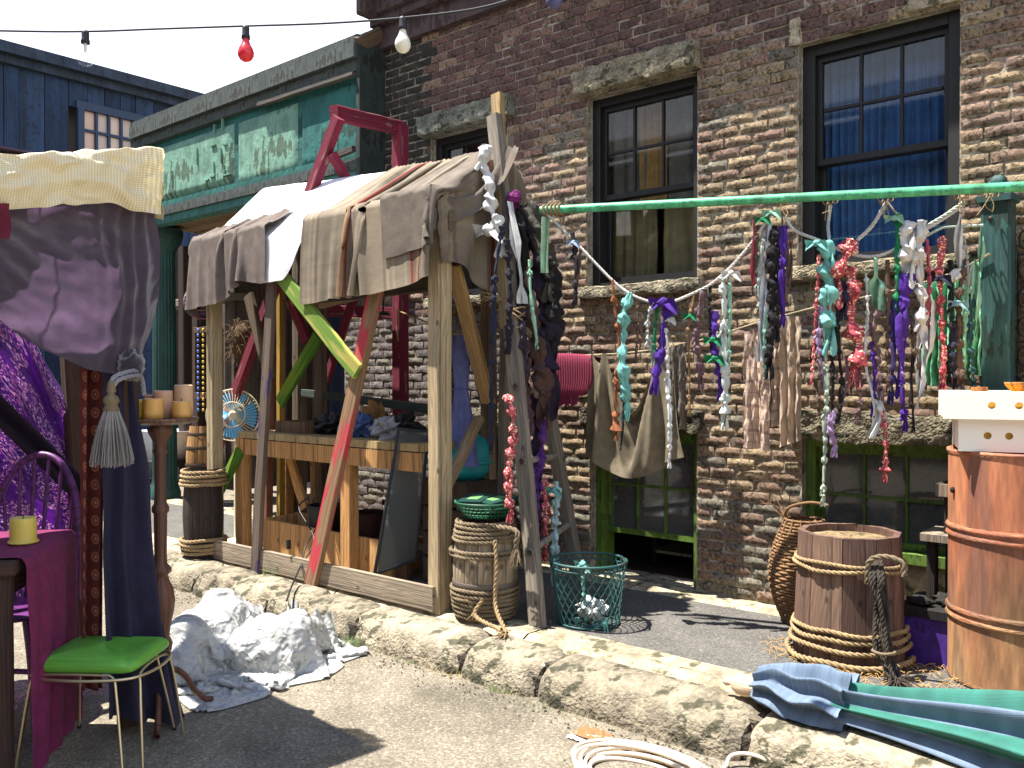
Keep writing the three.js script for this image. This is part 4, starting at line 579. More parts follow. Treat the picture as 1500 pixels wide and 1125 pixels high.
{
  reseed(41);
  const c = onY(712, 917, SW); c.z -= .14; c.x -= .1; c.y = SW; c.x = onZ(711, 850, c.z).x;
  const b = thing('rope_barrel', 'weathered grey oak barrel bound with coils of rope', 'barrel', null, c);
  staveBarrel(b, c, .142, .182, .545, 14, [wood('#a2937c'), wood('#998a74'), wood('#ab9b82')]);
  part('lid', latheGeo([[0, .52], [.145, .52], [.145, .505]], c, 20), wood('#6d6151'), b); part('hoop', latheGeo([[.178, .19], [.186, .19], [.186, .215], [.178, .215]], c, 28), plain('#5b5048', .6), b);
  for (const [y, R, cnt] of [[.535, .158, 1], [.512, .163, 1], [.489, .167, 1], [.466, .172, 1], [.443, .176, 1], [.36, .192, 2], [.175, .19, 1], [.15, .188, 1], [.125, .186, 1], [.1, .182, 1], [.075, .178, 1], [.05, .172, 1], [.024, .166, 1]]) part('rope', ropeGeo(ringPts(c, R, y, 18, .005, y * 50), .0115, true), ropeG, b);
  part('rope', ropeGeo(ringPts(c, .194, .385, 18, .02, 7), .011, true), ropeG, b);
  const k = onZ(697, 890, c.z + .15); part('rope_end', merge([ropeGeo([k.clone().add(V(-.09, .07, .02)), k.clone().add(V(-.03, .04, .03)), k], .013), frayed(k, V(.4, -.6, .3), .06, .012, 26, 5)]), ropeM, b);
  const e1 = onY(742, 928, SW + .02); part('rope_end', merge([ropeGeo([V(c.x + .16, SW + .46, c.z + .1), V(c.x + .19, SW + .3, c.z + .12), V(c.x + .2, SW + .12, c.z + .14), e1], .012), ropeGeo([V(c.x + .12, SW + .15, c.z + .15), V(c.x + .1, SW + .06, c.z + .19), e1.clone().add(V(-.04, .01, 0))], .012), frayed(e1, V(.3, -.1, .6), .08, .015, 40, 9)]), ropeM, b);
  const kn = onZ(756, 800, c.z + .08); part('rope_end', merge([ropeGeo([V(c.x + .12, SW + .53, c.z + .08), kn.clone().add(V(0, .08, 0)), kn, kn.clone().add(V(.02, -.08, 0))], .015), frayed(kn, V(0, -1, .1), .1, .01, 30, 12)]), ropeG, b);
  // green basket tray with boxes on top
  const tc = c.clone().add(V(.0, .56, 0)); const t = thing('plastic_basket', 'green woven basket on top of the rope barrel', 'basket', null, tc), gm = plain('#1c5a3c', .5);
  part('rim', latheGeo([[.165, .075], [.175, .08], [.175, .09], [.165, .088]], tc, 28), gm, t); part('base', latheGeo([[0, 0], [.11, 0], [.115, .008], [0, .01]], tc, 24), gm, t);
  for (let i = 0; i < 36; i++) { const a = i / 36 * 6.283; part('rib', tubeGeo([0, .5, 1].map(v => V(tc.x + Math.cos(a + v * .25) * lerp(.112, .168, v), tc.y + v * .08, tc.z + Math.sin(a + v * .25) * lerp(.112, .168, v))), .004, 4, 4), gm, t); }
  for (let i = 1; i < 4; i++) part('band', tubeGeo(ringPts(tc, lerp(.112, .168, i / 4), i * .02, 16, 0), .0035, 24, 4, true), gm, t);
  for (const [dx, dz, r, m, l] of [[-.05, .02, .3, '#1b3a34', 'dark green flat box lying in the green basket'], [.07, -.02, -.2, '#1f443c', 'second green flat box beside it in the basket']]) { const g = boxGeo(-.075, .075, 0, .05, -.1, .1, .006); g.rotateY(r); g.rotateX(.12); g.translate(tc.x + dx, tc.y + .055, tc.z + dz); const bx = solo('flat_box', g, plain(m, .35), l, 'box'); const lg = boxGeo(-.035, .035, .0505, .052, -.05, .05, .0005); lg.rotateY(r); lg.rotateX(.12); lg.translate(tc.x + dx, tc.y + .055, tc.z + dz); const lb = part('label_patch', lg, plain('#56804a', .7), bx); }
}
{ // wire basket with net
  const c = onY(862, 927, SW); c.z -= .16; c.y = SW; c.x = onZ(862, 880, c.z).x;
  const b = thing('wire_basket', 'dark green wire basket wrapped in netting on the pavement', 'basket', null, c), m = plain('#1f4a48', .5), R = v => lerp(.165, .205, v), H = .34;
  part('rim', tubeGeo(ringPts(c, .207, H, 18, 0), .008, 40, 6, true), m, b); part('rim', tubeGeo(ringPts(c, .207, H - .03, 18, 0), .005, 40, 6, true), m, b); part('base_ring', tubeGeo(ringPts(c, .166, .01, 18, 0), .007, 40, 6, true), m, b);
  const net = []; for (const s of [-1, 1]) for (let i = 0; i < 26; i++) { const a = i / 26 * 6.283; net.push(tubeGeo([0, .2, .4, .6, .8, 1].map(v => V(c.x + Math.cos(a + s * v * 1.15 + .05 * N3(i, v * 4, s)) * R(v), c.y + v * H, c.z + Math.sin(a + s * v * 1.15 + .05 * N3(i, v * 4, s)) * R(v))), .0034, 10, 4)); }
  part('netting', merge(net), m, b); const bs = []; for (let i = -3; i <= 3; i++) { const l = Math.sqrt(.165 ** 2 - (i * .045) ** 2); bs.push(tubeGeo([V(c.x + i * .045, c.y + .008, c.z - l), V(c.x + i * .045, c.y + .008, c.z + l)], .003, 3, 4), tubeGeo([V(c.x - l, c.y + .012, c.z + i * .045), V(c.x + l, c.y + .012, c.z + i * .045)], .003, 3, 4)); } part('base_grid', merge(bs), m, b);
  const hp = V(c.x - .05, c.y + H, c.z); part('handle', tubeGeo([V(c.x + .2, c.y + H, c.z + .03), V(c.x + .22, c.y + H + .012, c.z - .02), V(c.x + .1, c.y + H + .012, c.z - .17)], .006, 14, 5), plain('#2c3a38', .5), b);
  solo('cloth_bundle', ellipGeo(V(c.x + .06, c.y + .1, c.z + .05), .085, .05, .07, .7, 4, 26, 16, 3), cloth('#eef0f2'), 'white crumpled rag lying in the wire basket', 'rag');
}
{ // tapered orchard ladder
  const l = thing('orchard_ladder', 'tall grey timber ladder draped with rags beside the booth', 'ladder'), m = wood('#8b8378'), m2 = wood('#b0966a');
  const A = onY(790, 918, SW), B = onY(848, 850, SW), T1 = onZ(724, 170, .95), T2 = onZ(738, 235, .62); A.z = 1.24;
  part('rail', beamGeo(A, T1, .085, .06, V(1, 0, 0), { n: 12, wob: .006 }), m, l); part('rail', beamGeo(B, T2, .085, .06, V(1, 0, 0), { n: 12, wob: .006 }), m, l);
  const rung = wood('#aaa59c'); for (const t of [.135, .3, .44, .58, .74]) { const p = A.clone().lerp(T1, t), q = B.clone().lerp(T2, t), d = q.clone().sub(p).normalize(); part('rung', tubeGeo([p.clone().addScaledVector(d, -.06), p.clone().lerp(q, .5), q.clone().addScaledVector(d, .08)], .019, 8, 9), rung, l); }
  part('prop_pole', beamGeo(onZ(729, 138, .9), onZ(735, 350, .98), .075, .05, V(1, 0, 0), { n: 8, wob: .008 }), m2, l); part('prop_pole', beamGeo(onZ(728, 232, .97), onZ(742, 480, 1.1), .07, .05, V(1, 0, 0), { n: 8, wob: .006 }), wood('#9d8a66'), l);
  part('prop_pole', beamGeo(onZ(744, 200, .8), onZ(735, 640, .55).setY(SW), .06, .05, V(1, 0, 0), { n: 8 }), m, l);
  part('lashing', ropeGeo(Array.from({ length: 22 }, (_, i) => { const p = onZ(745 + Math.cos(i * 1.3) * 26, 470 - i * .9 + Math.sin(i * 1.7) * 12, 1.02 + .09 * Math.sin(i * 1.3)); return p; }), .005, false, 120), ropeM, l); part('lashing', frayed(onZ(735, 440, 1.12), V(-.6, .5, .4), .12, .02, 16, 77), ropeM, l);
}
// ---------- right-hand group ----------
{
  reseed(51);
  const c = onY(1243, 985, SW); c.x = onZ(1246, 880, .62).x; c.z = .64; c.y = SW; const H = .60;
  const b = thing('plank_tub', 'dark red-brown many-sided plank tub bound with pale rope', 'tub', null, c), pm = ['#775a4d', '#6a5046', '#806656', '#70564a'].map(h => wood(h));
  for (let k = 0; k < 10; k++) { const a0 = k / 10 * 6.2832 + .1, a1 = a0 + .6283; const ins = .004; const P = (a, r, y) => V(c.x + Math.cos(a) * r, c.y + y, c.z + Math.sin(a) * r);
    part('plank', merge([grid(2, 6, (u, v) => P(a0, lerp(.262, .236, v), v * H).lerp(P(a1, lerp(.262, .236, v), v * H), lerp(.012, .988, u)), .16, H), grid(2, 2, (u, v) => P(a0, lerp(.236, .205, v), H + .0005).lerp(P(a1, lerp(.236, .205, v), H + .0005), u), .15, .03), grid(2, 4, (u, v) => P(a0, lerp(.225, .205, v), v * H).lerp(P(a1, lerp(.225, .205, v), v * H), u), .15, H)]), pm[k % 4], b); }
  part('lid', latheGeo([[0, H - .03], [.12, H - .025], [.21, H - .035]], c, 20, { wob: .02 }), stone('#a08c6c', .02), b);
  for (const [y, R, r, m] of [[.445, .249, .0105, ropeM], [.475, .245, .0095, ropeM], [.13, .259, .0125, ropeM], [.165, .256, .0115, ropeM], [.085, .266, .012, ropeM], [.03, .282, .014, ropeM]]) part('rope', ropeGeo(ringPts(c, R, y, 20, .008, y * 30), r, true), m, b);
  // hank of rope hanging down the side
  const hx = onZ(1290, 830, .86), hk = thing('rope_hank', 'long dark hank of rope hanging down the plank tub', 'rope'), hs = []; reseed(58);
  for (let i = 0; i < 9; i++) { const o = () => rr(-.028, .028); hs.push(ropeGeo([hx.clone().add(V(-.02 + o() * .6, .03, -.03)), hx.clone().add(V(o(), -.06, .03 + o())), hx.clone().add(V(.01 + o(), -.2, .03 + o())), hx.clone().add(V(.03 + o(), -.36, .05 + o())), V(hx.x + .07 + o(), SW + .05, hx.z + .07 + o()), V(hx.x + .1 + o() * 2, SW + .012, hx.z + .1 + o() * 2)], .0095)); }
  part('strands', merge(hs), ropeD, hk); part('loop', ropeGeo([hx.clone().add(V(-.05, -.08, .02)), hx.clone().add(V(-.04, .02, .03)), hx.clone().add(V(.02, .05, .02)), hx.clone().add(V(.09, .03, 0)), hx.clone().add(V(.1, -.03, .0))], .013), ropeG, hk); part('binding', tubeGeo(ringPts(V(hx.x + .03, hx.y - .36, hx.z + .05), .045, 0, 10, .004), .008, 20, 5, true), ropeG, hk); part('frayed_end', frayed(V(hx.x + .1, SW + .04, hx.z + .1), V(.4, -.4, .4), .16, .03, 50, 61), ropeD, hk);
  // straw litter round its foot
  reseed(63); const st = []; for (let i = 0; i < 420; i++) { const a = rr(0, 6.28), R = .26 + Math.abs(rr(-1, 1) * rr(0, .2)), x = c.x + Math.cos(a) * R + (rnd() < .4 ? rr(0, .3) : 0), z = c.z + Math.sin(a) * R * .9 + .04, d = rr(0, 6.28), l = rr(.02, .06); st.push(tubeGeo([V(x, SW + .01 + rr(0, .01), z), V(x + Math.cos(d) * l * .5, SW + .014 + rr(0, .012), z + Math.sin(d) * l * .5), V(x + Math.cos(d) * l, SW + .008, z + Math.sin(d) * l)], .0016, 2, 3)); }
  const sm = solo('straw_litter', merge(st), plain('#b58f55', .9), 'loose dry straw scattered around the plank tub', 'straw'); sm.userData.kind = 'stuff';
  // tall wicker basket behind
  const w = onZ(1178, 860, .22); w.y = SW; const wb = thing('wicker_basket', 'tall brown wicker basket between brick wall and plank tub', 'basket', null, w), wm = cloth('#9a7550'), R = v => .085 + .10 * Math.sin(clamp(v * 1.02) * 2.75 + .25), WH = .55;
  for (let k = 0; k < 34; k++) { const v = k / 33; part('weave', tubeGeo(Array.from({ length: 28 }, (_, i) => { const a = i / 28 * 6.283, r = R(v) + (((i + k) % 2) ? .005 : -.005); return V(w.x + Math.cos(a) * r, w.y + .01 + v * WH, w.z + Math.sin(a) * r); }), .0075, 56, 4, true), wm, wb); }
  for (let i = 0; i < 14; i++) { const a = i / 14 * 6.283; part('stake', tubeGeo([0, .25, .5, .75, 1].map(v => V(w.x + Math.cos(a) * R(v), w.y + v * (WH + .02), w.z + Math.sin(a) * R(v))), .006, 10, 4), wm, wb); }
  part('handle', tubeGeo([V(w.x - .12, w.y + WH, w.z), V(w.x - .08, w.y + WH + .07, w.z + .02), V(w.x + .04, w.y + WH + .11, w.z + .03), V(w.x + .13, w.y + WH + .1, w.z)], .009, 20, 6), wm, wb); part('loose_stake', frayed(V(w.x - .1, w.y + WH, w.z), V(-.4, 1, .1), .2, .02, 9, 66), wm, wb);
}
{ // stacked dark stove-like stand with purple box
  const x0 = onZ(1322, 960, .52).x, x1 = onZ(1412, 960, .52).x + .1, g = thing('purple_box', 'purple painted box with charred black top beside the drum', 'box'), z0 = .2, z1 = .55, pm = M('purplebox', { map: rep(T.peel, 2, 2), color: S('#5a2fb0'), roughness: .7 });
  part('panel', boxGeo(x0, x1, SW, .38, z1 - .02, z1), pm, g); part('panel', boxGeo(x0, x0 + .02, SW, .38, z0, z1 - .021), wood('#4b4440'), g); part('panel', boxGeo(x1 - .02, x1, SW, .38, z0, z1 - .021), pm, g); part('top_board', boxGeo(x0 - .015, x1 + .01, .381, .42, z0 - .01, z1 + .015), wood('#1d1a18'), g);
  reseed(71); for (let i = 0; i < 9; i++) solo('charred_block', ellipGeo(V(lerp(x0, x1, rr(.15, .9)), .44, rr(z0 + .06, z1 - .04)), rr(.03, .06), rr(.02, .035), rr(.03, .05), .6, i * 3, 10, 7), stone('#2a2725', .02), 'charred black lump lying on the purple box', 'charcoal', 'charred lumps on the purple box');
  const s = thing('shelf_stand', 'blackened wooden stand with pale stepped shelves beside drum', 'stand'), bk = wood('#2a2420'), pale = wood('#8d8172'); const a = onZ(1362, 830, .3).x, e = onZ(1430, 830, .3).x;
  part('shelf', boxGeo(a - .02, e, .71, .745, .12, .4), pale, s); part('upright', boxGeo(a + .0, a + .04, .42, .709, .3, .36), bk, s); part('back', boxGeo(a + .041, e - .02, .42, .709, .16, .19), bk, s); part('upright', boxGeo(e - .06, e - .02, .42, .709, .3, .36), bk, s); part('upright', boxGeo(a + .07, a + .11, .746, .93, .28, .33), bk, s); part('back', boxGeo(a + .112, e, .746, .93, .18, .2), bk, s);
  part('tray', boxGeo(a + .07, e + .02, .931, .955, .12, .38), bk, s); part('tray_edge', boxGeo(a + .06, e + .02, .931, .99, .381, .4), pale, s); part('tray_edge', boxGeo(a + .05, a + .069, .931, .99, .12, .4), wood('#3c342c'), s);
}
{ // rusty drum
  const c = V(-.79, SW, .50), b = thing('oil_drum', 'rusty orange steel drum supporting two cream boxes', 'drum', null, c), R = .29, H = 1.02, prof = [[0, .01], [R, .0], [R + .006, .01], [R, .02]];
  for (const y of [.30, .66]) prof.push([R, y - .035], [R + .004, y - .028], [R + .011, y - .018], [R + .004, y - .006], [R + .002, y], [R + .004, y + .006], [R + .011, y + .018], [R + .004, y + .028], [R, y + .035]);
  prof.push([R, H - .02], [R + .007, H - .012], [R + .007, H], [R - .01, H], [R - .012, H - .02], [0, H - .02]);
  const g = latheGeo(prof, c, 64); part('body', paint(g, p => { const y = p.y - SW, n = N3(p.x * 5, y * 3, p.z * 5), k = sstep(.62, .2, y + .3 * n); return mixc([1, .9, .85], [.9, 1.2, 1.05], k); }), mapped('drum', rep(T.rust, 1.2, 1), { vertexColors: true, bumpMap: rep(T.fbmB, 4, 4), bumpScale: .003, roughness: .75, metalness: .1 }), b);
  const bh = ray(1461, 706); part('bung_hole', ellipGeo(c.clone().add(V(.0, .84, 0)).add(V(-.235, 0, .178)), .012, .014, .012), plain('#1a100c', .9), b);
}
{ // cream crates on the drum
  const m = M('cream', { color: L(.86, .80, .70), roughness: .8, bumpMap: T.fbmB, bumpScale: .001 }), yaw = .30;
  const crate = (cx, cz, y0, w, d, h, holes, label) => {
    const g = thing('cream_box', label, 'box', null, V(cx, y0, cz)); g.rotation.y = yaw; const P = (n, geo, mm = m) => { const q = sh(new THREE.Mesh(geo, mm)); q.name = n; g.add(q); };
    const side = (L2, hs) => { const s = new THREE.Shape([[-L2 / 2, 0], [L2 / 2, 0], [L2 / 2, h], [-L2 / 2, h]].map(p => new THREE.Vector2(...p))); for (const x of hs) { const q = new THREE.Path(); q.absarc(x, h * .5, .0165, 0, Math.PI * 2, true); s.holes.push(q); } return new THREE.ExtrudeGeometry(s, { depth: .012, bevelEnabled: true, bevelSize: .0015, bevelThickness: .0015, bevelSegments: 1, curveSegments: 14 }); };
    const f = side(w, holes); f.translate(0, 0, d / 2); P('front', f); const bk = side(w, holes); bk.translate(0, 0, -d / 2 - .012); P('back', bk); for (const s of [-1, 1]) { const e = side(d - .03, []); e.rotateY(Math.PI / 2); e.translate(s * (w / 2 - .014) - .006, 0, 0); P('end', e); }
    P('bottom', boxGeo(-w / 2 + .02, w / 2 - .02, .004, .014, -d / 2, d / 2)); P('liner', boxGeo(-w / 2 + .03, w / 2 - .03, .016, h - .02, -d / 2 + .01, d / 2 - .01), plain('#e0b040', .8));
    return g;
  };
  const y1 = SW + 1.022; crate(-.74, .50, y1, .62, .36, .135, [-.2, -.12, .12], 'cream box with round holes standing on the rusty drum');
  crate(-.75, .53, y1 + .139, .70, .40, .115, [-.17, -.07, .2], 'wider cream box stacked on top of another cream box');
  const st = onZ(1434, 556, .72); solo('cork_block', boxGeo(st.x - .03, st.x + .03, y1 + .2545, y1 + .2745, st.z - .03, st.z + .01, .006), wood('#c08a58'), 'small brown block on top of the cream boxes', 'block');
  const bw = V(onZ(1494, 550, .62).x, y1 + .255, .62); solo('wooden_bowl', latheGeo([[0, 0], [.03, 0], [.055, .025], [.06, .04], [.054, .04], [.028, .008], [0, .008]], bw, 24), wood('#d9a468'), 'small shallow wooden bowl on the cream boxes', 'bowl');
}
{ // teal post with ball finial, mint pole
  const pz = .12, p = onZ(1462, 400, pz), top = onZ(1462, 292, pz).y, c = V(p.x, SW, pz), b = thing('gate_post', 'dark teal square post with round ball finial', 'post', null, c), m = M('tealpost', { map: rep(T.peel, 1.5, 1), bumpMap: T.woodB4, bumpScale: .003, color: S('#2f6664'), roughness: .65 });
  part('shaft', beamGeo(c, V(c.x, top - .02, pz), .13, .13, V(1, 0, .0), { n: 6, c: .012, wob: .001 }), m, b); part('cap', boxGeo(c.x - .08, c.x + .08, top - .019, top + .012, pz - .08, pz + .08, .012), m, b); part('finial', latheGeo([[.03, .013], [.022, .03], [.02, .04], [.034, .055], [.042, .075], [.036, .1], [.02, .115], [0, .12]], V(c.x, top, pz), 24), m, b);
  part('bolt', ellipGeo(V(c.x - .02, top - .1, pz + .066), .012, .012, .008), plain('#20100c', .6), b); part('bolt', ellipGeo(V(c.x - .01, top - .95, pz + .066), .01, .01, .008), plain('#101c1c', .6), b);
}
const poleZ = px => lerp(1.0, .24, (px - 795) / 667), G = (px, py) => onZ(px, py, poleZ(px));
{
  const a = G(792, 308), e = G(1500, 281).add(V(.3, .0, 0)); const p = thing('mint_pole', 'bright mint green pole carrying the rag garlands', 'pole', null, a);
  part('tube', tubeGeo([a, a.clone().lerp(e, .5), e], .0235, 20, 14), M('mintpole', { map: rep(T.grime, 1, 2), color: S('#6df2ae'), roughness: .5 }), p); part('lashing', ropeGeo(Array.from({ length: 30 }, (_, i) => { const t = .01 + i * .0015, q = a.clone().lerp(e, t); return q.add(V(0, Math.cos(i * 1.1) * .03, Math.sin(i * 1.1) * .03)); }), .006, false, 150), ropeM, p);
  for (const px of [1148, 1217, 1298, 1410, 1452]) { const q = G(px, 308 - 28 * (px - 795) / 705); part('string_tie', tubeGeo(Array.from({ length: 14 }, (_, i) => q.clone().add(V(.006 * i - .04, Math.cos(i * 1.5) * .027, Math.sin(i * 1.5) * .027))), .003, 50, 4), ropeM, p); part('string_tie', frayed(q.clone().add(V(0, -.02, .025)), V(.1, -1, .1), .07, .02, 3, px), ropeM, p); }
  // iron lattice at the far right
  const ir = thing('iron_trellis', 'black iron trellis panel against the brick wall', 'trellis'), im = plain('#191c1a', .6), x0 = onZ(1492, 450, .07).x; for (let i = 0; i < 5; i++) part('bar', tubeGeo([V(x0 + i * .06, 1.2, .07), V(x0 + i * .06, 2.1, .07)], .008, 4, 6), im, ir); for (let y = 1.25; y < 2.1; y += .14) { part('bar', tubeGeo([V(x0, y, .075), V(x0 + .26, y, .075)], .006, 4, 5), im, ir); part('scroll', tubeGeo(Array.from({ length: 12 }, (_, k) => V(x0 + .03 + Math.cos(k * .55) * .024, y + .07 + Math.sin(k * .55) * .045, .085)), .006, 20, 5), im, ir); }
}
{ // folded parasol on the kerb
  const A = V(onY(1098, 1000, .25).x, SW + .085, 1.52), L = 2.3, b = thing('folded_parasol', 'folded blue and green cloth parasol lying along the kerb', 'parasol', null, A), dir = V(1, .0, -.02).normalize(), up = V(0, 1, 0), sd = V(0, 0, 1);
  const shell = (t0, t1, rf, s, pan) => { const g = grid(160, 60, (u, v) => { const t = lerp(t0, t1, v), a = u * 6.2832, f = Math.sin(a * 8 + 1.2 * N3(v * 2.4, 1, s) * 3 + v * .9) * .5 + .5, R = rf(v) * (.58 + .5 * f * f + .10 * N3(Math.cos(a) * 2, Math.sin(a) * 2, v * 3 + s)); const hem = v > .95 || t0 > .3 && v < .05 ? .02 * N3(a * 3, s) : 0; let y = Math.sin(a) * R; if (A.y + y < SW + .012 && true) y = SW + .012 - A.y + .004 * f; return A.clone().addScaledVector(dir, t + hem).addScaledVector(up, y).addScaledVector(sd, Math.cos(a) * R * 1.1); }, 1, 2, true); return paint(g, (p, uu) => { const k = ((uu % 1) + 1) % 1, q = Math.sin(k * 6.2832 * 4 + .7 + 1.2 * N3((p.x - A.x) * 1.3, 2, s)); const w = pan(p.x - A.x); return mixc([.20, .28, .40], [.035, .21, .16], sstep(-.12, .12, q - w)); }); };
  const m = M('parasol', { vertexColors: true, map: T.cloth4, bumpMap: T.clothB4, bumpScale: .001, roughness: .85 });
  part('top_flap', shell(.02, .40, v => .05 + .06 * Math.sin(Math.min(1, v * 1.5 + .15) * 1.57) + .008 * v, 3, () => 1.5), m, b); part('canopy', shell(.33, L, v => .08 + .115 * sstep(0, .5, v), 9, x => .45 - (x - .3) * .9), m, b);
  const fin = latheGeo([[0, -.13], [.012, -.125], [.018, -.112], [.014, -.1], [.012, -.092], [.03, -.078], [.042, -.05], [.044, -.02], [.034, .02], [.03, .05]], V(0, 0, 0), 22); fin.rotateZ(-Math.PI / 2); fin.translate(A.x, A.y - .02, A.z); part('finial', fin, wood('#e6cdb2'), b);
}
{ // coiled flat cable and scraps on the road
  reseed(81); const c = onY(965, 1125, 0), q = []; for (let k = 0; k < 7; k++) { const R = .17 + k * .013, o = V(rr(-.02, .02), 0, rr(-.02, .02)); q.push(tubeGeo(Array.from({ length: 16 }, (_, i) => { const a = i / 16 * 6.283; return V(c.x + o.x + Math.cos(a) * R * 1.15, .012 + k * .006 + .008 * Math.sin(a + k), c.z + .13 + o.z + Math.sin(a) * R * .8); }), .008, 60, 6, true)); }
  q.push(tubeGeo([onY(858, 1078, .01), onY(900, 1084, .02), onY(930, 1092, .02), onY(985, 1104, .02)], .007, 20, 6), tubeGeo([onY(862, 1084, .01), onY(905, 1090, .02), onY(950, 1099, .02)], .007, 20, 6), tubeGeo([onY(1064, 1122, .02), onY(1070, 1108, .04), onY(1090, 1104, .05), onY(1115, 1110, .05), onY(1135, 1124, .02)], .008, 26, 6), tubeGeo([onY(1064, 1122, .02), onY(1040, 1140, .01), onY(1000, 1150, .01)], .008, 20, 6));
  solo('coiled_cable', merge(q), plain('#cdbda8', .6), 'beige cable lying in loose coils on the road', 'cable');
  const p = onY(872, 1080, 0); solo('paper_scrap', grid(14, 10, (u, v) => V(p.x - .09 + u * .17, .008 + .035 * Math.abs(N3(u * 4, v * 3, 5)) + .02 * u * v, p.z - .06 + v * .11 + .03 * u), 1, 1), cloth('#c08a5a'), 'crumpled brown paper scrap beside the coiled cable', 'paper');
  const p2 = onY(852, 1082, 0); solo('paper_scrap', grid(8, 6, (u, v) => V(p2.x - .05 + u * .1, .006 + .012 * Math.abs(N3(u * 4, v * 3, 9)), p2.z - .03 + v * .07), 1, 1), plain('#e9e2d4', .8), 'small white paper scrap beside the kerb', 'paper');
}
{ // white plastic sack heap
  const s = thing('plastic_sack', 'crumpled white plastic sack heaped against the kerb', 'sack'), pm = new THREE.MeshPhysicalMaterial({ color: L(.44, .445, .43), roughness: .36, transmission: .2, thickness: 0, bumpMap: rep(T.crumple, 1.5, 1.5), bumpScale: .022, side: THREE.DoubleSide });
  reseed(211); const balls = []; for (const [x, z, R, H, n] of [[-4.06, 2.50, .2, .31, 14], [-3.88, 2.16, .19, .29, 12], [-4.34, 2.32, .24, .31, 12]]) for (let k = 0; k < n; k++) { const a = rr(0, 6.28), d = Math.sqrt(rnd()), r = rr(.07, .125); balls.push([x + Math.cos(a) * R * d, Math.max(.03, H * (1 - d * d * .75) - r * .6), z + Math.sin(a) * R * d, r]); }
  part('sheet', clothSheet({ nx: 86, ny: 78, rest: .0195, bend: .3, steps: 200, uvk: 2, init: (u, w, p) => p.set(lerp(-4.68, -3.62, u) + .07 * N3(u * 6, w * 6, 1), .45 + .16 * N3(u * 6, w * 6, 5) + .08 * N3(u * 15, w * 15, 7), lerp(1.86, 2.76, w) + .07 * N3(u * 6, w * 6, 9)), push: p => { let h = false; for (const b of balls) h = pushSphere(p, ...b) || h; const gy = p.z < 1.77 ? .175 : .008; if (p.y < gy) { p.y = gy; h = true; } return h; } }), pm, s);
  part('loose_corner', clothSheet({ nx: 26, ny: 26, rest: .016, bend: .3, steps: 160, uvk: 2, pins: [[0, 0], [12, 0], [25, 4]], init: (u, w, p) => { const a = onZ(486, 893, 1.86), b2 = onY(478, 962, .02); p.copy(a).lerp(b2, w * .95).add(V(-.16 * u, .03 * Math.sin(u * 5 + w * 4), .05 * Math.sin(u * 4))); }, push: p => { const gy = p.z < 1.76 ? .175 : .008; if (p.y < gy) { p.y = gy; return true; } return false; } }), pm, s);
}
{ // weeds along the kerb
  const wm = new THREE.MeshPhysicalMaterial({ color: L(.13, .24, .03), transmission: .25, roughness: .8, thickness: 0, side: THREE.DoubleSide }), dry = plain('#a58f52', .9);
  const clump = (px, py, n, h, spread, m, label, y = 0, z) => { n = Math.round(n * 1.0); reseed(px * 7 + py); const c = z === undefined ? onY(px, py, y) : onZ(px, py, z), q = []; for (let i = 0; i < n; i++) { const a = rr(0, 6.28), r = Math.sqrt(rnd()) * spread, x = c.x + Math.cos(a) * r * 1.6, zz = c.z + Math.sin(a) * r * .6, H = h * rr(.4, 1.1), lx = rr(-.5, .5) * H, lz = rr(-.3, .6) * H, w = rr(.0015, .004); q.push(grid(1, 3, (u, v) => V(x + lx * v * v + (u - .5) * w * 2 * (1.05 - v), c.y - .005 + H * v, zz + lz * v * v + (u - .5) * w * (1.05 - v)), .01, .1)); } return solo('weed_tuft', merge(q), m, label, 'weeds', 'weeds along the kerb'); };
  clump(495, 945, 260, .06, .07, wm, 'bright green moss and grass tuft where sack meets kerb'); clump(516, 946, 160, .07, .05, wm, 'taller bright green tuft next to moss by sack'); clump(628, 975, 40, .13, .03, wm, 'tall thin grass sprout at foot of a kerb stone'); clump(600, 968, 170, .03, .08, wm, 'low grass growing at foot of a kerb stone'); clump(655, 985, 140, .03, .11, dry, 'low dry weeds at foot of a kerb stone'); clump(728, 1012, 70, .05, .05, wm, 'small leafy weed at foot of a kerb stone'); clump(745, 1010, 160, .025, .12, dry, 'dry weeds beside the small leafy kerb weed'); clump(800, 1040, 120, .02, .12, wm, 'short sparse grass below the longest kerb stone');
  clump(392, 845, 46, .16, .05, wm, 'thin tall grass growing by the booth base board', .16); clump(600, 868, 30, .05, .03, wm, 'tiny weed under the foot of red strut', .16); clump(505, 862, 60, .06, .05, dry, 'dry brown weed clump against the base board', .16); clump(880, 1062, 130, .02, .14, dry, 'dry weeds at kerb foot beside paper scraps');
}
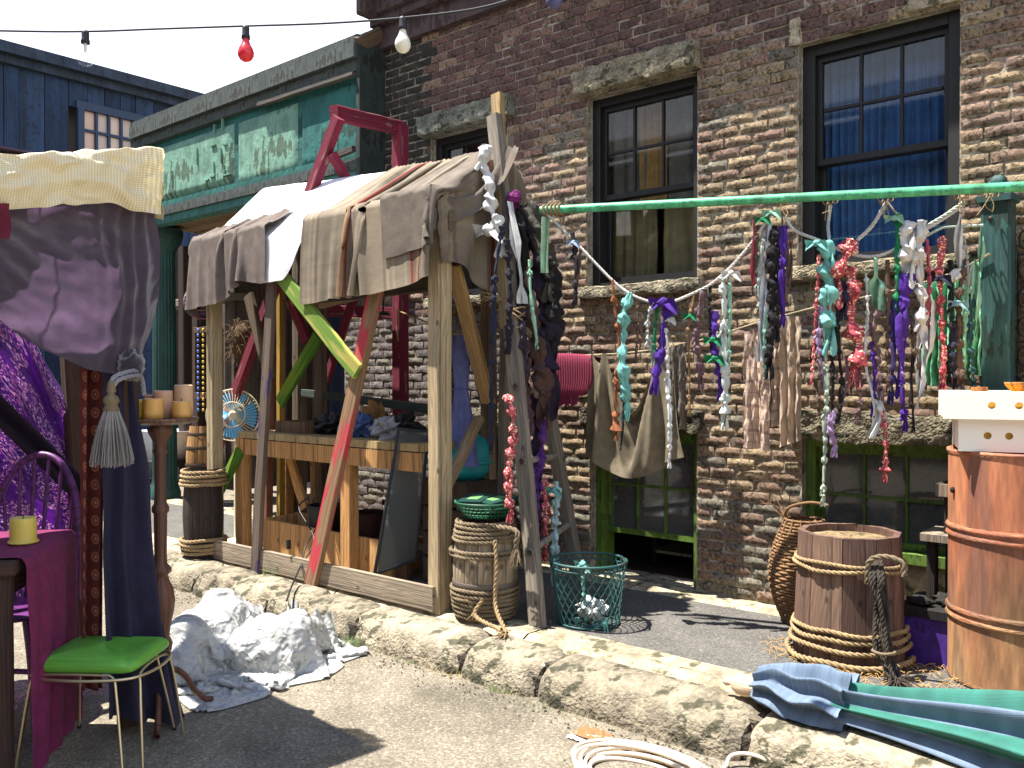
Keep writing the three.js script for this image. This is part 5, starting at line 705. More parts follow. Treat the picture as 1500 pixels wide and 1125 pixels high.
// ---------- rag garlands and washing ----------
// a strip of cloth twisted and knotted down a path; r(t) swells at the knots and is pleated round
function ragGeo(pts, r, knots, s, o = {}) {
  const c = curve(pts), L = c.getLength(), n = Math.max(24, Math.round(L / .0045)), fr = c.computeFrenetFrames(n, false), nu = 26, out = [], lobes = 2 + (Math.floor(s) % 2);
  const kn = v => { let w = 0; for (const k of knots) { const d = (v - k) * L / (r * .85); w = Math.max(w, Math.exp(-d * d * d * d)); } return w; };
  const neck = v => { let w = 0; for (const k of knots) { const d = (Math.abs(v - k) * L / r - 1.5) / .55; w = Math.max(w, Math.exp(-d * d)); } return w; };
  out.push(grid(nu, n, (u, v) => {
    const i = Math.round(v * n), a = u * 6.2832, p = c.getPointAt(v), k = kn(v); let R = r * (o.thin ?? .74) * (1 + .4 * N3(v * L * 9, s, 1)) * (1 - .42 * neck(v)); R = lerp(R, r * (1.12 + .3 * N3(v * 9, s, 5)), k);
    if (o.flare && v > .86) R *= 1 + (v - .86) / .14 * o.flare; const end = Math.min(v, 1 - v) * n; if (end < 1) R *= .3;
    const tw = v * L * (o.twist ?? 16) + 1.5 * N3(v * L * 6, s, 8), fold = 1 - .42 * Math.pow(Math.abs(Math.sin(a * lobes * .5 * (k > .5 ? 1 : 1) + tw + k * 1.2)), 6) - .2 * Math.pow(Math.abs(Math.sin(a * 3.5 + tw * 1.7 + s)), 4), cr = 1 + .2 * N3(Math.cos(a) * 1.6 + s, Math.sin(a) * 1.6, v * L * 20) + .08 * N3(Math.cos(a) * 4 + s, Math.sin(a) * 4, v * L * 50), wrap = k > .3 ? 1 - .22 * Math.pow(Math.abs(Math.sin(a + v * L / r * 1.6 + s)), 5) : 1, fl = 1 + (o.flat ?? .35) * (1 - k) * Math.cos(2 * a + tw * .6);
    return p.addScaledVector(fr.normals[i], Math.cos(a) * R * fold * cr * wrap * fl + .3 * r * N3(v * L * 7, s, 11)).addScaledVector(fr.binormals[i], Math.sin(a) * R * fold * cr * wrap * fl);
  }, .12, L, true));
  // torn ends that stick out at the knots, and the split tail
  const flap = (p, d, l, w, q) => out.push(grid(4, 7, (u, v) => p.clone().addScaledVector(d, l * v).add(V((u - .5) * w * (1.1 - .5 * v), -l * .5 * v * v + .25 * w * Math.sin(u * 6 + q), .3 * w * Math.sin(u * 5 + v * 5 + q))), w, l));
  knots.forEach((k, q) => { const p = c.getPointAt(clamp(k)), m = (q + Math.floor(s)) % 3 ? 0 : 1; for (let e = 0; e < m; e++) flap(p, V(Math.cos(s + q * 2 + e * 2.4) * .7, -.8, .6 * Math.sin(s + q + e)).normalize(), r * (1.8 + .8 * N3(q, s)), r * 1.1, s + q + e); });
  const te = c.getPointAt(1); for (let e = 0; e < 2; e++) flap(te.clone().add(V(0, r * .4, 0)), V(.25 * (e * 2 - 1), -1, .1).normalize(), r * 2.2, r * 1.1, s + e);
  return merge(out);
}
function ribbonGeo(pts, w, s, ruff = .3) { const c = curve(pts), n = 40; return grid(8, n, (u, v) => { const p = c.getPointAt(v), a = s + v * 3 + .8 * N3(v * 4, s), x = (u - .5) * w * (.75 + .3 * N3(v * 6, s, 2)); return p.add(V(Math.cos(a) * x, 0, Math.sin(a) * x + ruff * w * Math.sin(u * 9 + v * 6 + s))); }, w, c.getLength()); }
let ragSeed = 1;
function rag(path, r, mat, label, o = {}) {
  const s = ragSeed++ * 3.17; reseed(ragSeed * 97); const P = o.z !== undefined ? (x, y) => onZ(x, y, o.z) : G;
  const pts = path.map(([x, y], i) => P(x, y).add(V(0, 0, (i % 2 ? .01 : -.004)))); if (pts.length === 2) pts.splice(1, 0, pts[0].clone().lerp(pts[1], .5).add(V(.008, 0, .006)));
  const nk = o.knots ?? 3, knots = Array.from({ length: nk }, (_, i) => (i + .5 + rr(-.25, .25)) / nk);
  r *= 1.25; const geo = o.ribbon ? ribbonGeo(pts, r * 2.4, s) : ragGeo(pts, r, knots, s, o);
  const grp = thing(o.name || (o.ribbon ? 'ribbon' : 'knotted_rag'), label, 'rag', 'rags hanging in the garlands', pts[0].clone()); part(o.ribbon ? 'strip' : 'twist', geo, mat, grp);
  for (const [x, y, w, m] of o.bows || []) { const c = P(x, y).add(V(0, 0, r * .9)); part('knot', ellipGeo(c, w * .4, w * .35, w * .4, .5, s, 12, 8), m, grp); for (const k of [-1, 1]) part('bow_tail', grid(5, 8, (u, v) => c.clone().add(V(k * w * v * 1.1, (u - .5) * w * .8 * (.4 + v) - w * .25 * v * v * (1 + k * .5), .01 + .2 * w * Math.sin(u * 5 + v * 3))), .05, .06), m, grp); }
  return grp;
}
{
  const cord = cloth('#e9e6df'), thin = cloth('#cdbb98');
  // swags of white cord tied up to the mint pole
  const sw = (pts, r, m, label) => solo('garland_cord', ropeGeo(pts.map(p => G(...p)), r), m, label, 'cord', 'cords of the garland');
  sw([[800, 312], [845, 357], [905, 418], [945, 440], [978, 443], [1015, 430], [1050, 410], [1088, 372], [1112, 340], [1130, 312]], .0085, cord, 'white cord swagging low from the ladder end of pole');
  sw([[1150, 318], [1165, 338], [1200, 352], [1240, 370], [1275, 376], [1305, 368], [1340, 345], [1375, 325], [1412, 300]], .0085, cord, 'white cord swagging in front of the blue curtained window');
  sw([[1217, 300], [1213, 330], [1215, 352]], .009, cloth('#c9d2e0'), 'short pale tie dropping from pole to turquoise rag'); sw([[1299, 296], [1278, 330], [1256, 352]], .010, cord, 'white tie slanting from the pole to red floral rag'); sw([[1300, 296], [1315, 315], [1330, 330]], .005, thin, 'thin string tie slanting from pole to white rags');
  sw([[1412, 296], [1385, 315], [1352, 335]], .010, cloth('#cfd8c8'), 'pale ribbon tie slanting from post end to white rags'); sw([[1440, 330], [1400, 332], [1380, 334], [1352, 348]], .007, cloth('#cfe0d4'), 'pale green cord running from the teal post');
  // washing line nearer the wall
  const wl = [[812, 522], [865, 520], [917, 517], [985, 508], [1049, 492], [1106, 474], [1200, 449], [1300, 428], [1390, 402], [1450, 372]]; solo('washing_line', ropeGeo(wl.map(p => onZ(p[0], p[1], .2)), .006, false, 340), thin, 'thin straw-coloured washing line along the brick wall', 'rope');
  const dark = cloth('#2b2230'), purp = cloth('#54259c'), teal = cloth('#86cfc6'), white = cloth('#f1f1ee'), mint = cloth('#a6dcbc'), green = cloth('#178a58'), brown = cloth('#6d5648'), rust = cloth('#a4623a'), black = cloth('#1d181c'), mauve = cloth('#7d6066'), flor = mapped('floral', rep(T.floral, 6, 6), { roughness: .95 }), gry = cloth('#b9c2ba'), pink = cloth('#cf5a6c'), lav = cloth('#b99ac4'), navy = cloth('#262a44');
  rag([[838, 340], [846, 385], [842, 432]], .016, dark, 'short dark purple and black rag against sunlit bricks', { knots: 2, bows: [[843, 356, .04, cloth('#9fb4cc')]] }); rag([[850, 358], [848, 412]], .008, brown, 'short thin brown strip beside the dark purple rag', { knots: 2 });
  rag([[924, 428], [917, 455], [912, 490], [914, 530], [917, 590]], .027, teal, 'long turquoise knotted rag in front of the window sill', { knots: 5 });
  rag([[897, 408], [902, 450], [908, 500], [903, 570], [902, 632]], .014, rust, 'rust brown knotted strip with flared leather end', { knots: 5, flare: 2.2 }); rag([[913, 590], [911, 655]], .005, black, 'thin black string below the rust brown strip', { knots: 1 });
  rag([[956, 442], [950, 480], [956, 522]], .014, gry, 'short grey green knotted rag beside purple rag', { knots: 4 });
  rag([[985, 440], [974, 475], [968, 510], [961, 552]], .026, purp, 'vivid purple rag knotted wide at the cord', { knots: 2, bows: [[976, 444, .075, purp]] });
  rag([[970, 466], [979, 500], [978, 560], [983, 620], [980, 674]], .012, white, 'long thin white knotted strip hanging lowest', { knots: 6, bows: [[982, 468, .04, white]] });
  rag([[1015, 432], [1010, 480], [1009, 540], [1011, 600]], .010, cloth('#9b7b55'), 'straw brown twisted strip with small green bow', { knots: 5, bows: [[1013, 463, .035, green]] }); rag([[1030, 422], [1022, 480], [1026, 552]], .018, mauve, 'dusky mauve crumpled strip beside the green bow', { knots: 5 });
  rag([[1046, 455], [1048, 500], [1055, 570]], .017, purp, 'dark purple strip tied with emerald bows', { knots: 3, bows: [[1047, 498, .045, green], [1050, 525, .05, green]] });
  rag([[1058, 406], [1062, 450], [1060, 500], [1064, 560], [1061, 608]], .021, cloth('#e3ebe4'), 'thick white knotted rag beside purple and emerald strip', { knots: 4, flare: .8, bows: [[1075, 402, .05, cord]] });
  rag([[1104, 318], [1106, 360], [1104, 418]], .014, pink, 'flat rose red ribbon hanging straight from pole', { ribbon: true }); rag([[1118, 340], [1113, 420], [1116, 480]], .011, gry, 'grey twisted strip between rose and black rags', { knots: 3 }); rag([[1126, 328], [1122, 400], [1118, 500]], .016, cloth('#dfe4ee'), 'pale grey flat ribbon hanging beside the black rag', { ribbon: true });
  rag([[1134, 330], [1133, 380], [1131, 450], [1128, 528]], .026, black, 'long shaggy black knotted rag', { knots: 8, pleat: .45 }); rag([[1148, 330], [1147, 390], [1146, 462]], .017, purp, 'dark purple velvet strip with knotted end', { knots: 1, thin: .85 }); rag([[1122, 440], [1121, 500], [1120, 548]], .009, mint, 'thin mint green strip over the black rag', { knots: 4, bows: [[1132, 312, .045, mint], [1119, 322, .04, green]] }); rag([[1158, 345], [1157, 420]], .009, brown, 'thin plain brown strip beside the purple velvet strip', { ribbon: true }); rag([[1111, 470], [1114, 530]], .014, white, 'small white torn strip above the plaid trousers', { ribbon: true });
  rag([[1200, 372], [1197, 440], [1193, 500], [1190, 556]], .009, flor, 'thin red beaded strip beside turquoise rag', { knots: 9 }); rag([[1204, 355], [1213, 370], [1212, 400], [1215, 430], [1213, 460], [1216, 482]], .036, teal, 'thick turquoise rag of fat knots', { knots: 4, thin: .7, bows: [[1201, 358, .05, teal]] });
  rag([[1206, 480], [1212, 560], [1208, 650], [1207, 728]], .013, cloth('#b6c6b0'), 'very long pale sage strip hanging past the stone lintel', { knots: 7 }); rag([[1218, 484], [1221, 560], [1219, 618]], .011, black, 'thin black twisted strip below turquoise rag', { knots: 5 }); rag([[1220, 600], [1218, 625], [1222, 652]], .017, lav, 'short ruffled lavender strip below turquoise rag', { knots: 4 });
  rag([[1247, 352], [1238, 380], [1226, 398], [1224, 410]], .040, flor, 'fat red floral knot at the white cord', { knots: 2, thin: .8 }); rag([[1248, 390], [1250, 430], [1248, 470], [1258, 510], [1252, 532]], .034, flor, 'long red floral rag with flared lower end', { knots: 2, thin: .78, flare: .9 }); rag([[1236, 412], [1237, 446]], .022, navy, 'short navy rag hidden behind red floral rag', { knots: 1 }); rag([[1262, 525], [1276, 560], [1288, 605], [1276, 642]], .020, white, 'white torn strip trailing from the red floral rag', { ribbon: true }); rag([[1240, 520], [1242, 560], [1234, 585]], .008, mauve, 'thin mauve string with knotted end beside white strip', { knots: 4 });
  rag([[1282, 378], [1286, 420], [1288, 455]], .03, mint, 'pale mint leaf-shaped strip', { ribbon: true }); rag([[1290, 448], [1280, 475], [1282, 510], [1291, 570]], .016, mauve, 'mauve and violet knotted strip below the mint strip', { knots: 5 }); rag([[1292, 600], [1298, 640], [1296, 692]], .013, flor, 'small red ruffled strip hanging over dark green window', { knots: 3, flare: 1.2 }); rag([[1283, 585], [1290, 600], [1297, 615]], .012, white, 'small white knot above the red ruffled strip', { knots: 1 });
  rag([[1314, 312], [1316, 360], [1312, 455]], .015, green, 'emerald green strip beside the white knotted rags', { knots: 3, bows: [[1312, 320, .04, mint]] }); rag([[1336, 325], [1328, 350], [1330, 385]], .034, white, 'short fat white rag beside emerald strip', { knots: 2, thin: .75 }); rag([[1350, 322], [1345, 360], [1349, 420], [1352, 480]], .028, cloth('#efe9e4'), 'long white knotted rag beside the short fat one', { knots: 4, thin: .65 });
  rag([[1328, 400], [1322, 470], [1318, 560]], .022, purp, 'long flat deep purple rag below the white rags', { knots: 1, thin: .9 }); rag([[1324, 470], [1322, 560], [1326, 618]], .014, purp, 'narrow deep purple strip ending in a tassel', { knots: 4, flare: 1.2 }); rag([[1320, 480], [1321, 580]], .009, lav, 'thin lavender strip over the purple rag', { knots: 4 }); rag([[1337, 470], [1342, 520], [1354, 558]], .013, brown, 'brown plaited strip over the mint cloth', { knots: 5 }); rag([[1340, 485], [1336, 560], [1338, 625]], .008, black, 'thin black cord hanging beside the purple tassel', { knots: 3 });
  rag([[1380, 345], [1378, 400], [1380, 470], [1382, 555]], .017, flor, 'red patterned strip in front of the mint cloth', { knots: 6, bows: [[1378, 408, .05, navy]] }); rag([[1416, 380], [1406, 430], [1404, 500], [1408, 560]], .018, brown, 'dark brown bundle of knotted strips beside the post', { knots: 5, bows: [[1405, 445, .04, cloth('#9ec4cc')]] }); rag([[1420, 400], [1416, 470], [1412, 540]], .010, mint, 'thin mint strip over the dark brown bundle', { knots: 4 }); rag([[1424, 430], [1422, 500], [1426, 560]], .014, cloth('#2f5c60'), 'dark teal strip beside the teal post', { knots: 4 }); rag([[1408, 305], [1405, 350], [1407, 400]], .016, white, 'white ribbon dropping straight from the pole end', { ribbon: true }); rag([[1392, 415], [1404, 400], [1418, 392]], .022, cord, 'white rag pulled sideways into a knot', { knots: 1 }); rag([[1436, 330], [1436, 398]], .011, mint, 'pale mint tie beside the teal post', { ribbon: true });
  // ---- the smaller strips between the big rags ----
  rag([[1197, 470], [1202, 540], [1199, 600]], .010, brown, 'thin brown strip behind the red beaded strip', { knots: 4 }); rag([[1232, 400], [1228, 470], [1232, 560], [1229, 610]], .012, black, 'long black strip beside red floral rag', { knots: 6 }); rag([[1205, 430], [1200, 500], [1206, 560]], .013, lav, 'lavender twist behind the thick turquoise rag', { knots: 4 }); rag([[1268, 400], [1272, 460], [1266, 520]], .010, white, 'thin white strip behind the red floral rag', { knots: 5 }); rag([[1258, 540], [1262, 590], [1254, 610]], .011, mauve, 'small mauve knots under the red floral rag', { knots: 4 }); rag([[1300, 380], [1302, 440], [1299, 500], [1303, 560]], .012, brown, 'brown knotted strip beside the mint leaf strip', { knots: 6 }); rag([[1276, 500], [1282, 550], [1278, 600]], .011, purp, 'small violet strip under the mint leaf strip', { knots: 3 }); rag([[1306, 440], [1309, 520], [1305, 575]], .017, cloth('#3a2a70'), 'dusky blue violet strip beside the purple rag', { knots: 2 }); rag([[1358, 350], [1362, 420], [1358, 470]], .011, pink, 'rose strip beside the long white knotted rag', { knots: 4 }); rag([[1344, 500], [1350, 560], [1342, 600]], .017, white, 'white torn strip over the mint curtain', { ribbon: true }); rag([[1368, 440], [1362, 500], [1352, 555]], .018, white, 'white slanting strip over the mint curtain', { ribbon: true });
  rag([[1392, 380], [1394, 450], [1390, 550]], .012, black, 'black knotted strip between red strip and brown bundle', { knots: 6 }); rag([[1398, 470], [1396, 520], [1400, 556]], .014, navy, 'navy knotted strip beside the brown bundle', { knots: 4 }); rag([[1428, 380], [1431, 440], [1429, 500]], .017, mint, 'broad mint strip beside the post', { ribbon: true }); rag([[1412, 345], [1418, 420]], .008, gry, 'thin grey tie above the brown bundle', { knots: 3 }); rag([[1110, 330], [1109, 390], [1112, 450]], .010, brown, 'thin brown strip beside the rose ribbon', { knots: 4 }); rag([[1140, 340], [1142, 420], [1139, 490]], .012, dark, 'dark plum strip beside the shaggy black rag', { knots: 5 }); rag([[1152, 345], [1154, 400], [1151, 440]], .008, mauve, 'short mauve strip beside purple velvet strip', { knots: 3 }); rag([[933, 436], [936, 480], [931, 520]], .009, brown, 'thin brown strip between turquoise and grey green rags', { knots: 3 }); rag([[963, 445], [960, 500], [964, 540]], .009, green, 'thin green strip beside the vivid purple rag', { knots: 4 }); rag([[1068, 404], [1070, 470], [1067, 540]], .010, mint, 'thin mint strip beside the thick white rag', { knots: 4 }); rag([[1040, 418], [1040, 470], [1043, 520]], .009, black, 'thin black strip beside the emerald bows', { knots: 4 });
  // ---- rags on the ladder ----
  const Lz = z => ({ z });
  rag([[712, 212], [710, 240], [718, 268], [720, 300], [728, 325], [735, 345]], .034, white, 'big white knotted rag hanging at the ladder top', { z: 1.12, knots: 4, thin: .7, bows: [[722, 338, .1, white]] });
  rag([[752, 282], [753, 298]], .03, cloth('#8a2a78'), 'small magenta pompon knot on the ladder', { z: 1.0, knots: 1 }); rag([[746, 295], [756, 350], [762, 400], [767, 445]], .018, white, 'long white ribbon slanting down the ladder', { z: 1.05, ribbon: true });
  rag([[757, 300], [768, 350], [760, 400], [766, 460]], .045, black, 'heavy black rag bunched on the ladder', { z: .96, knots: 3, thin: .8 }); rag([[782, 330], [798, 400], [802, 470], [806, 545]], .075, cloth('#2c2038'), 'thick dark violet cloth hanging from upper rungs', { z: .86, knots: 1, thin: .9 }); rag([[770, 440], [785, 480], [790, 530], [800, 580]], .05, cloth('#5a4038'), 'brown cloth hanging from the middle rung', { z: .95, knots: 2, thin: .8 }); rag([[776, 300], [790, 350], [806, 395]], .05, cloth('#4f4a40'), 'dark olive cloth draped at the pole end', { z: .9, knots: 0, thin: .9 });
  rag([[734, 330], [728, 400], [722, 470], [722, 560], [719, 652]], .015, navy, 'long navy plaited rag beside the ladder', { z: 1.25, knots: 7 }); rag([[738, 580], [750, 592], [750, 640], [746, 700], [747, 745]], .022, flor, 'red and white knotted rag in front of the ladder rail', { z: 1.3, knots: 8 }); rag([[792, 600], [796, 640], [790, 690]], .028, cloth('#6b3a96'), 'bright violet crumpled scarf on a ladder rung', { z: .85, knots: 3 }); rag([[797, 700], [800, 740], [797, 805]], .02, flor, 'red and white knotted rag between the ladder rails', { z: .8, knots: 6 }); rag([[814, 705], [817, 730], [812, 780], [814, 838]], .022, cloth('#bfe3e6'), 'turquoise and white knotted rag between ladder rails', { z: .78, knots: 6, bows: [[816, 718, .05, teal]] }); rag([[783, 500], [772, 560], [778, 620]], .02, mauve, 'grey mauve strip hanging between the ladder rails', { z: .95, knots: 4 }); rag([[768, 560], [782, 590], [786, 680], [790, 760]], .03, cloth('#3f2a4a'), 'dark plum strip trailing down the ladder', { z: .82, knots: 3 });
  rag([[853, 820], [856, 860], [858, 900]], .010, teal, 'turquoise strip looped over the wire basket rim', { z: 1.1, knots: 4, bows: [[856, 826, .045, teal]] }); rag([[842, 905], [850, 918], [870, 918], [890, 912]], .016, teal, 'turquoise knotted strip curled in the wire basket', { z: 1.06, knots: 7 });
  rag([[742, 350], [748, 420], [744, 500]], .02, dark, 'dark plum rag hanging behind the navy plait', { z: 1.14, knots: 4 }); rag([[758, 440], [770, 500], [764, 560]], .028, cloth('#3b3040'), 'charcoal rag tied under the lashing', { z: 1.06, knots: 3 }); rag([[800, 360], [812, 420], [808, 500]], .04, black, 'black rag hanging beside thick violet cloth', { z: .88, knots: 2, thin: .85 }); rag([[775, 380], [780, 440], [786, 500]], .012, mint, 'pale green strip among the dark ladder rags', { z: 1.05, knots: 2 }); rag([[764, 620], [770, 680], [766, 740]], .014, lav, 'lavender strip hanging by the lower ladder rail', { z: 1.05, knots: 4 }); rag([[786, 690], [789, 740], [785, 800]], .016, cloth('#6b3a96'), 'violet strip trailing between the lower rungs', { z: .84, knots: 4 });
  // pale mint cloth tied at the pole's end
  solo('mint_cloth', grid(14, 24, (u, v) => G(795 + u * 10, 318 + v * 82).add(V(.0, 0, .02 * Math.sin(u * 7 + v * 2))), .1, .4), cloth('#b4dcb8'), 'narrow pale mint cloth hanging at the pole end', 'cloth');
}
// washing on the line
{
  const hang = (name, x0, x1, yt, yb, z, mat, label, cat, o = {}) => solo(name, grid(Math.round((x1 - x0) * .9), 60, (u, v) => { const px = lerp(x0, x1, u), a = onZ(px, yt(u), z), c = onZ(px, yb(u), z), p = a.lerp(c, v); const ph = u * (o.n ?? 9) * 6.28 + 1.5 * N3(u * 4, v * 2, o.s ?? 1); const sw = o.swag ? o.swag * Math.abs(Math.sin(v * 7 - Math.pow(2 * u - 1, 2) * 4 + .5 * N3(u * 3, v * 3, 5))) * v : 0; return p.add(V(.01 * N3(u * 6, v * 5, 2), 0, (o.amp ?? .02) * (.3 + .7 * v) * Math.sin(ph) + .015 * N3(u * 9, v * 6, 8) + .012 * Math.pow(1 - Math.abs(N3(u * 7 + v * 3, v * 4 - u * 2, 21)), 6) + .006 * N3(u * 24, v * 18, 8) + sw)); }, o.w ?? .5, o.h ?? .6), mat, label, cat, 'washing on the line');
  const ln = px => { const w = [[812, 522], [865, 520], [917, 517], [985, 508], [1049, 492], [1106, 474], [1200, 449], [1300, 428], [1390, 402], [1450, 372]]; let i = 1; while (i < w.length - 1 && w[i][0] < px) i++; return lerp(w[i - 1][1], w[i][1], (px - w[i - 1][0]) / (w[i][0] - w[i - 1][0])); };
  const sc = thing('knitted_scarf', 'maroon ribbed knitted scarf folded over the washing line', 'scarf', 'washing on the line'), sm = cloth('#9c2f52'); for (let k = 0; k < 15; k++) { const px = 816 + k * 3.5, bend = Math.pow(k / 14, 2) * 14; part('rib', tubeGeo([onZ(px - 4, 530, .17), onZ(px, 519 + bend * .2, .2), onZ(px + 1, 530 + bend * .2, .225), onZ(px + 2 - bend * .1, 560, .225), onZ(px - bend * .6, 582 - bend * .3, .225)], .0105, 16, 6), sm, sc); } for (let k = 0; k < 9; k++) part('fringe', tubeGeo([onZ(819 + k * 3.4, 578, .225), onZ(820 + k * 3, 596 - (k % 3) * 2, .23)], .008, 4, 5), sm, sc);
  hang('maroon_cloth', 862, 880, u => 522, u => 612, .17, cloth('#6e2440'), 'dark maroon cloth tail hanging behind olive trousers', 'cloth', { n: 2, s: 4 });
  { const nx = 62, ny = 32, z = .2, a = i => lerp(870, 988, i); const pins = [0, 1, 9, 10, 11, 12, 50, 60, 61].map(i => [i, 0]);
    const sh2 = clothSheet({ nx, ny, rest: .0165, bend: .05, steps: 240, pins, uvk: 1.5, init: (u, w, p) => { const px = a(u), t = onZ(px, ln(px) - 1, z); p.copy(t).add(V(0, -w * .42, .03 + .03 * N3(u * 9, w * 5, 4))); }, push: p => { let h = false; if (p.z < .075) { p.z = .075; h = true; } return h; } });
    solo('olive_cloth', sh2, cloth('#94876f'), 'olive brown trousers slung in folds over the line', 'trousers', 'washing on the line'); }
  hang('grey_cloth', 984, 1006, u => ln(984 + u * 22) - 1, u => 625 + 5 * u, .215, cloth('#857a6c'), 'olive grey cloth panel hanging beside the slung trousers', 'cloth', { n: 2, s: 9 });
  const pl = mapped('plaid', rep(T.plaid, 2, 2), { bumpMap: T.clothB4, bumpScale: .002 });
  hang('plaid_leg', 1090, 1128, u => 482 + 14 * Math.abs(u - .4), u => 655 + 6 * u, .26, pl, 'cream plaid trouser leg pegged on the line', 'trousers', { n: 1.5, amp: .02, s: 12, w: .2 });
  hang('plaid_leg', 1128, 1152, u => 476, u => 628 - 10 * u, .22, pl, 'inner cream plaid cloth between the trouser legs', 'trousers', { n: 1, s: 14, w: .15 });
  hang('plaid_leg', 1143, 1174, u => 466 - 3 * u, u => 655 - 10 * u, .25, cloth('#d8c0a8'), 'plain beige trouser leg hanging beside the plaid one', 'trousers', { n: 2.5, amp: .025, s: 16, w: .2 });
  hang('mint_curtain', 1352, 1446, u => ln(1352 + u * 94), u => 556 + 10 * Math.sin(u * 9) - (u > .75 ? 15 : 0), .16, cloth('#8fe0b2'), 'mint green pleated curtain hanging behind the rags', 'curtain', { n: 8, amp: .03, s: 18 });
}
// ---------- purple tent and its furniture ----------
{
  const t = thing('fortune_tent', 'purple draped tent with yellow mesh tarp along its eave', 'tent'), X0 = -3.5, P = (px, py, dx = 0) => onX(px, py, X0 + dx);
  const pw = wood('#4a3328'); const cp = P(214, 400);
  part('corner_post', beamGeo(V(-3.70, 0, 3.10), V(-3.60, 2.33, 3.14), .07, .07), pw, t); part('corner_post', beamGeo(V(-4.55, 0, 2.9), V(-4.6, 2.33, 3.0), .07, .07), pw, t); part('roof_rail', beamGeo(V(-4.62, 2.29, 3.06), V(-3.54, 2.29, 3.12), .06, .05, V(0, 1, 0)), pw, t); part('roof_rail', beamGeo(V(-3.52, 2.305, 3.15), V(-3.52, 2.305, 5.6), .03, .03, V(0, 1, 0)), pw, t); part('roof_rail', beamGeo(V(-4.6, 2.29, 3.1), V(-4.6, 2.29, 5.6), .06, .05, V(0, 1, 0)), pw, t);
  part('corner_post', beamGeo(V(-3.56, 0, 5.55), V(-3.56, 2.36, 5.55), .07, .07), pw, t); part('corner_post', beamGeo(V(-4.6, 0, 5.55), V(-4.6, 2.36, 5.55), .07, .07), pw, t);
  part('pole_finial', ellipGeo(V(-4.6, 2.37, 3.03), .05, .06, .05, .1, 2), pw, t);
  // canvas roof with a torn opening that lets the sun in
  const yr = 2.335, up = p => { const s = (yr - p.y) / SUN.y; return p.clone().addScaledVector(SUN, s); };
  const holePx = [[-40, 455], [0, 450], [60, 455], [138, 452], [158, 425], [166, 332], [56, 318], [0, 400], [-40, 430]].map(q => up(P(...q, .05)));
  const sp = new THREE.Shape([[-4.66, 3.0], [-3.46, 3.1], [-3.46, 5.7], [-4.32, 5.7], [-4.32, 3.34], [-4.66, 3.3]].map(q => new THREE.Vector2(...q))); sp.holes.push(new THREE.Path(holePx.map(q => new THREE.Vector2(Math.min(q.x, -3.55), q.z))));
  const rg = new THREE.ExtrudeGeometry(sp, { depth: .006, bevelEnabled: false }); rg.rotateX(Math.PI / 2); rg.translate(0, yr, 0); part('roof_canvas', rg, cloth('#4a3a5c'), t);
  // drape facing the street
  const dm = new THREE.MeshPhysicalMaterial({ color: L(.14, .085, .165), map: T.cloth4, bumpMap: T.clothB4, bumpScale: .003, roughness: 1, transmission: .84, thickness: 0, side: THREE.DoubleSide });
  const botY = px => { const w = [[-260, 400], [-60, 430], [0, 470], [60, 512], [130, 541], [180, 550], [205, 532], [226, 470]]; let i = 1; while (i < w.length - 1 && w[i][0] < px) i++; return lerp(w[i - 1][1], w[i][1], clamp((px - w[i - 1][0]) / (w[i][0] - w[i - 1][0]))); };
  part('drape', grid(110, 60, (u, v) => { const px = lerp(-260, 224, u), py = lerp(292, botY(px), v), g = sstep(.75, 1, u), f = g * .009 * Math.sin(u * 150 + 3 * v + 4 * N3(u * 9, v * 2)), sag = .055 * Math.sin(v * 3.1) * sstep(0, .3, v) + .012 * N3(u * 14, v * 9) + .012 * Math.sin((v * 6 - Math.pow(u - 1, 2) * 14) * 3) * v * v; return P(px, py).add(V(sag + f, 0, 0)); }, 1.4, .9), dm, t);
  // mesh tarp folded over the eave
  const tex2 = tex(128, 128, (u, v) => { const a = (u * 16) % 1, b2 = (v * 16) % 1; return a < .26 || b2 < .26 ? [.97, .94, .84] : [.85, .79, .62]; });
  const tm = new THREE.MeshPhysicalMaterial({ map: rep(tex2, 4.5, 4.5), color: L(1, .97, .86), roughness: .5, transmission: .25, thickness: 0, side: THREE.DoubleSide, bumpMap: T.fbmB, bumpScale: .006 });
  part('mesh_tarp', grid(130, 40, (u, v) => { const px = lerp(-260, 222, u), lo = 300 + 8 * Math.sin(u * 5) + 6 * N3(u * 12, 3) + 16 * sstep(.85, 1, u) + 5 * sstep(.3, .6, u), hi = 228 - 10 * sstep(.5, 1, u) + 4 * N3(u * 8, 6), py = lerp(lo, hi, Math.min(1, v / .75)), back = Math.max(0, (v - .75) / .25); return P(px, py, .07).add(V(-.09 * back + .012 * N3(u * 16, v * 5) + .014 * Math.pow(1 - Math.abs(N3(u * 7 + v * 2, v * 3, 5)), 5) + .008 * Math.sin(v * 9 + u * 21) * (1 - back) + .03 * Math.sin(v * 3.2), .012 * N3(u * 20, v * 3, 4), -.03 * sstep(.96, 1, u))); }, 1.6, .55), tm, t);
  part('tarp_end', grid(20, 24, (u, v) => { const a = P(222, lerp(320, 214, v), .07); return a.add(V(-.2 * u, .02 * Math.sin(u * 3), -.05 - .02 * u + .015 * N3(u * 5, v * 6))); }, .2, .35), tm, t);
  part('red_streamer', grid(4, 12, (u, v) => P(-2 + u * 17, 298 + v * 52, .1).add(V(.01 * Math.sin(v * 6 + u * 4), 0, 0)), .05, .2), cloth('#7a1f3a'), t);
  // paisley back hanging, lit from behind
  const pm = new THREE.MeshPhysicalMaterial({ map: rep(T.paisley, 2.4, 2.4), color: L(1, .9, 1), roughness: .75, transmission: .4, thickness: 0, side: THREE.DoubleSide });
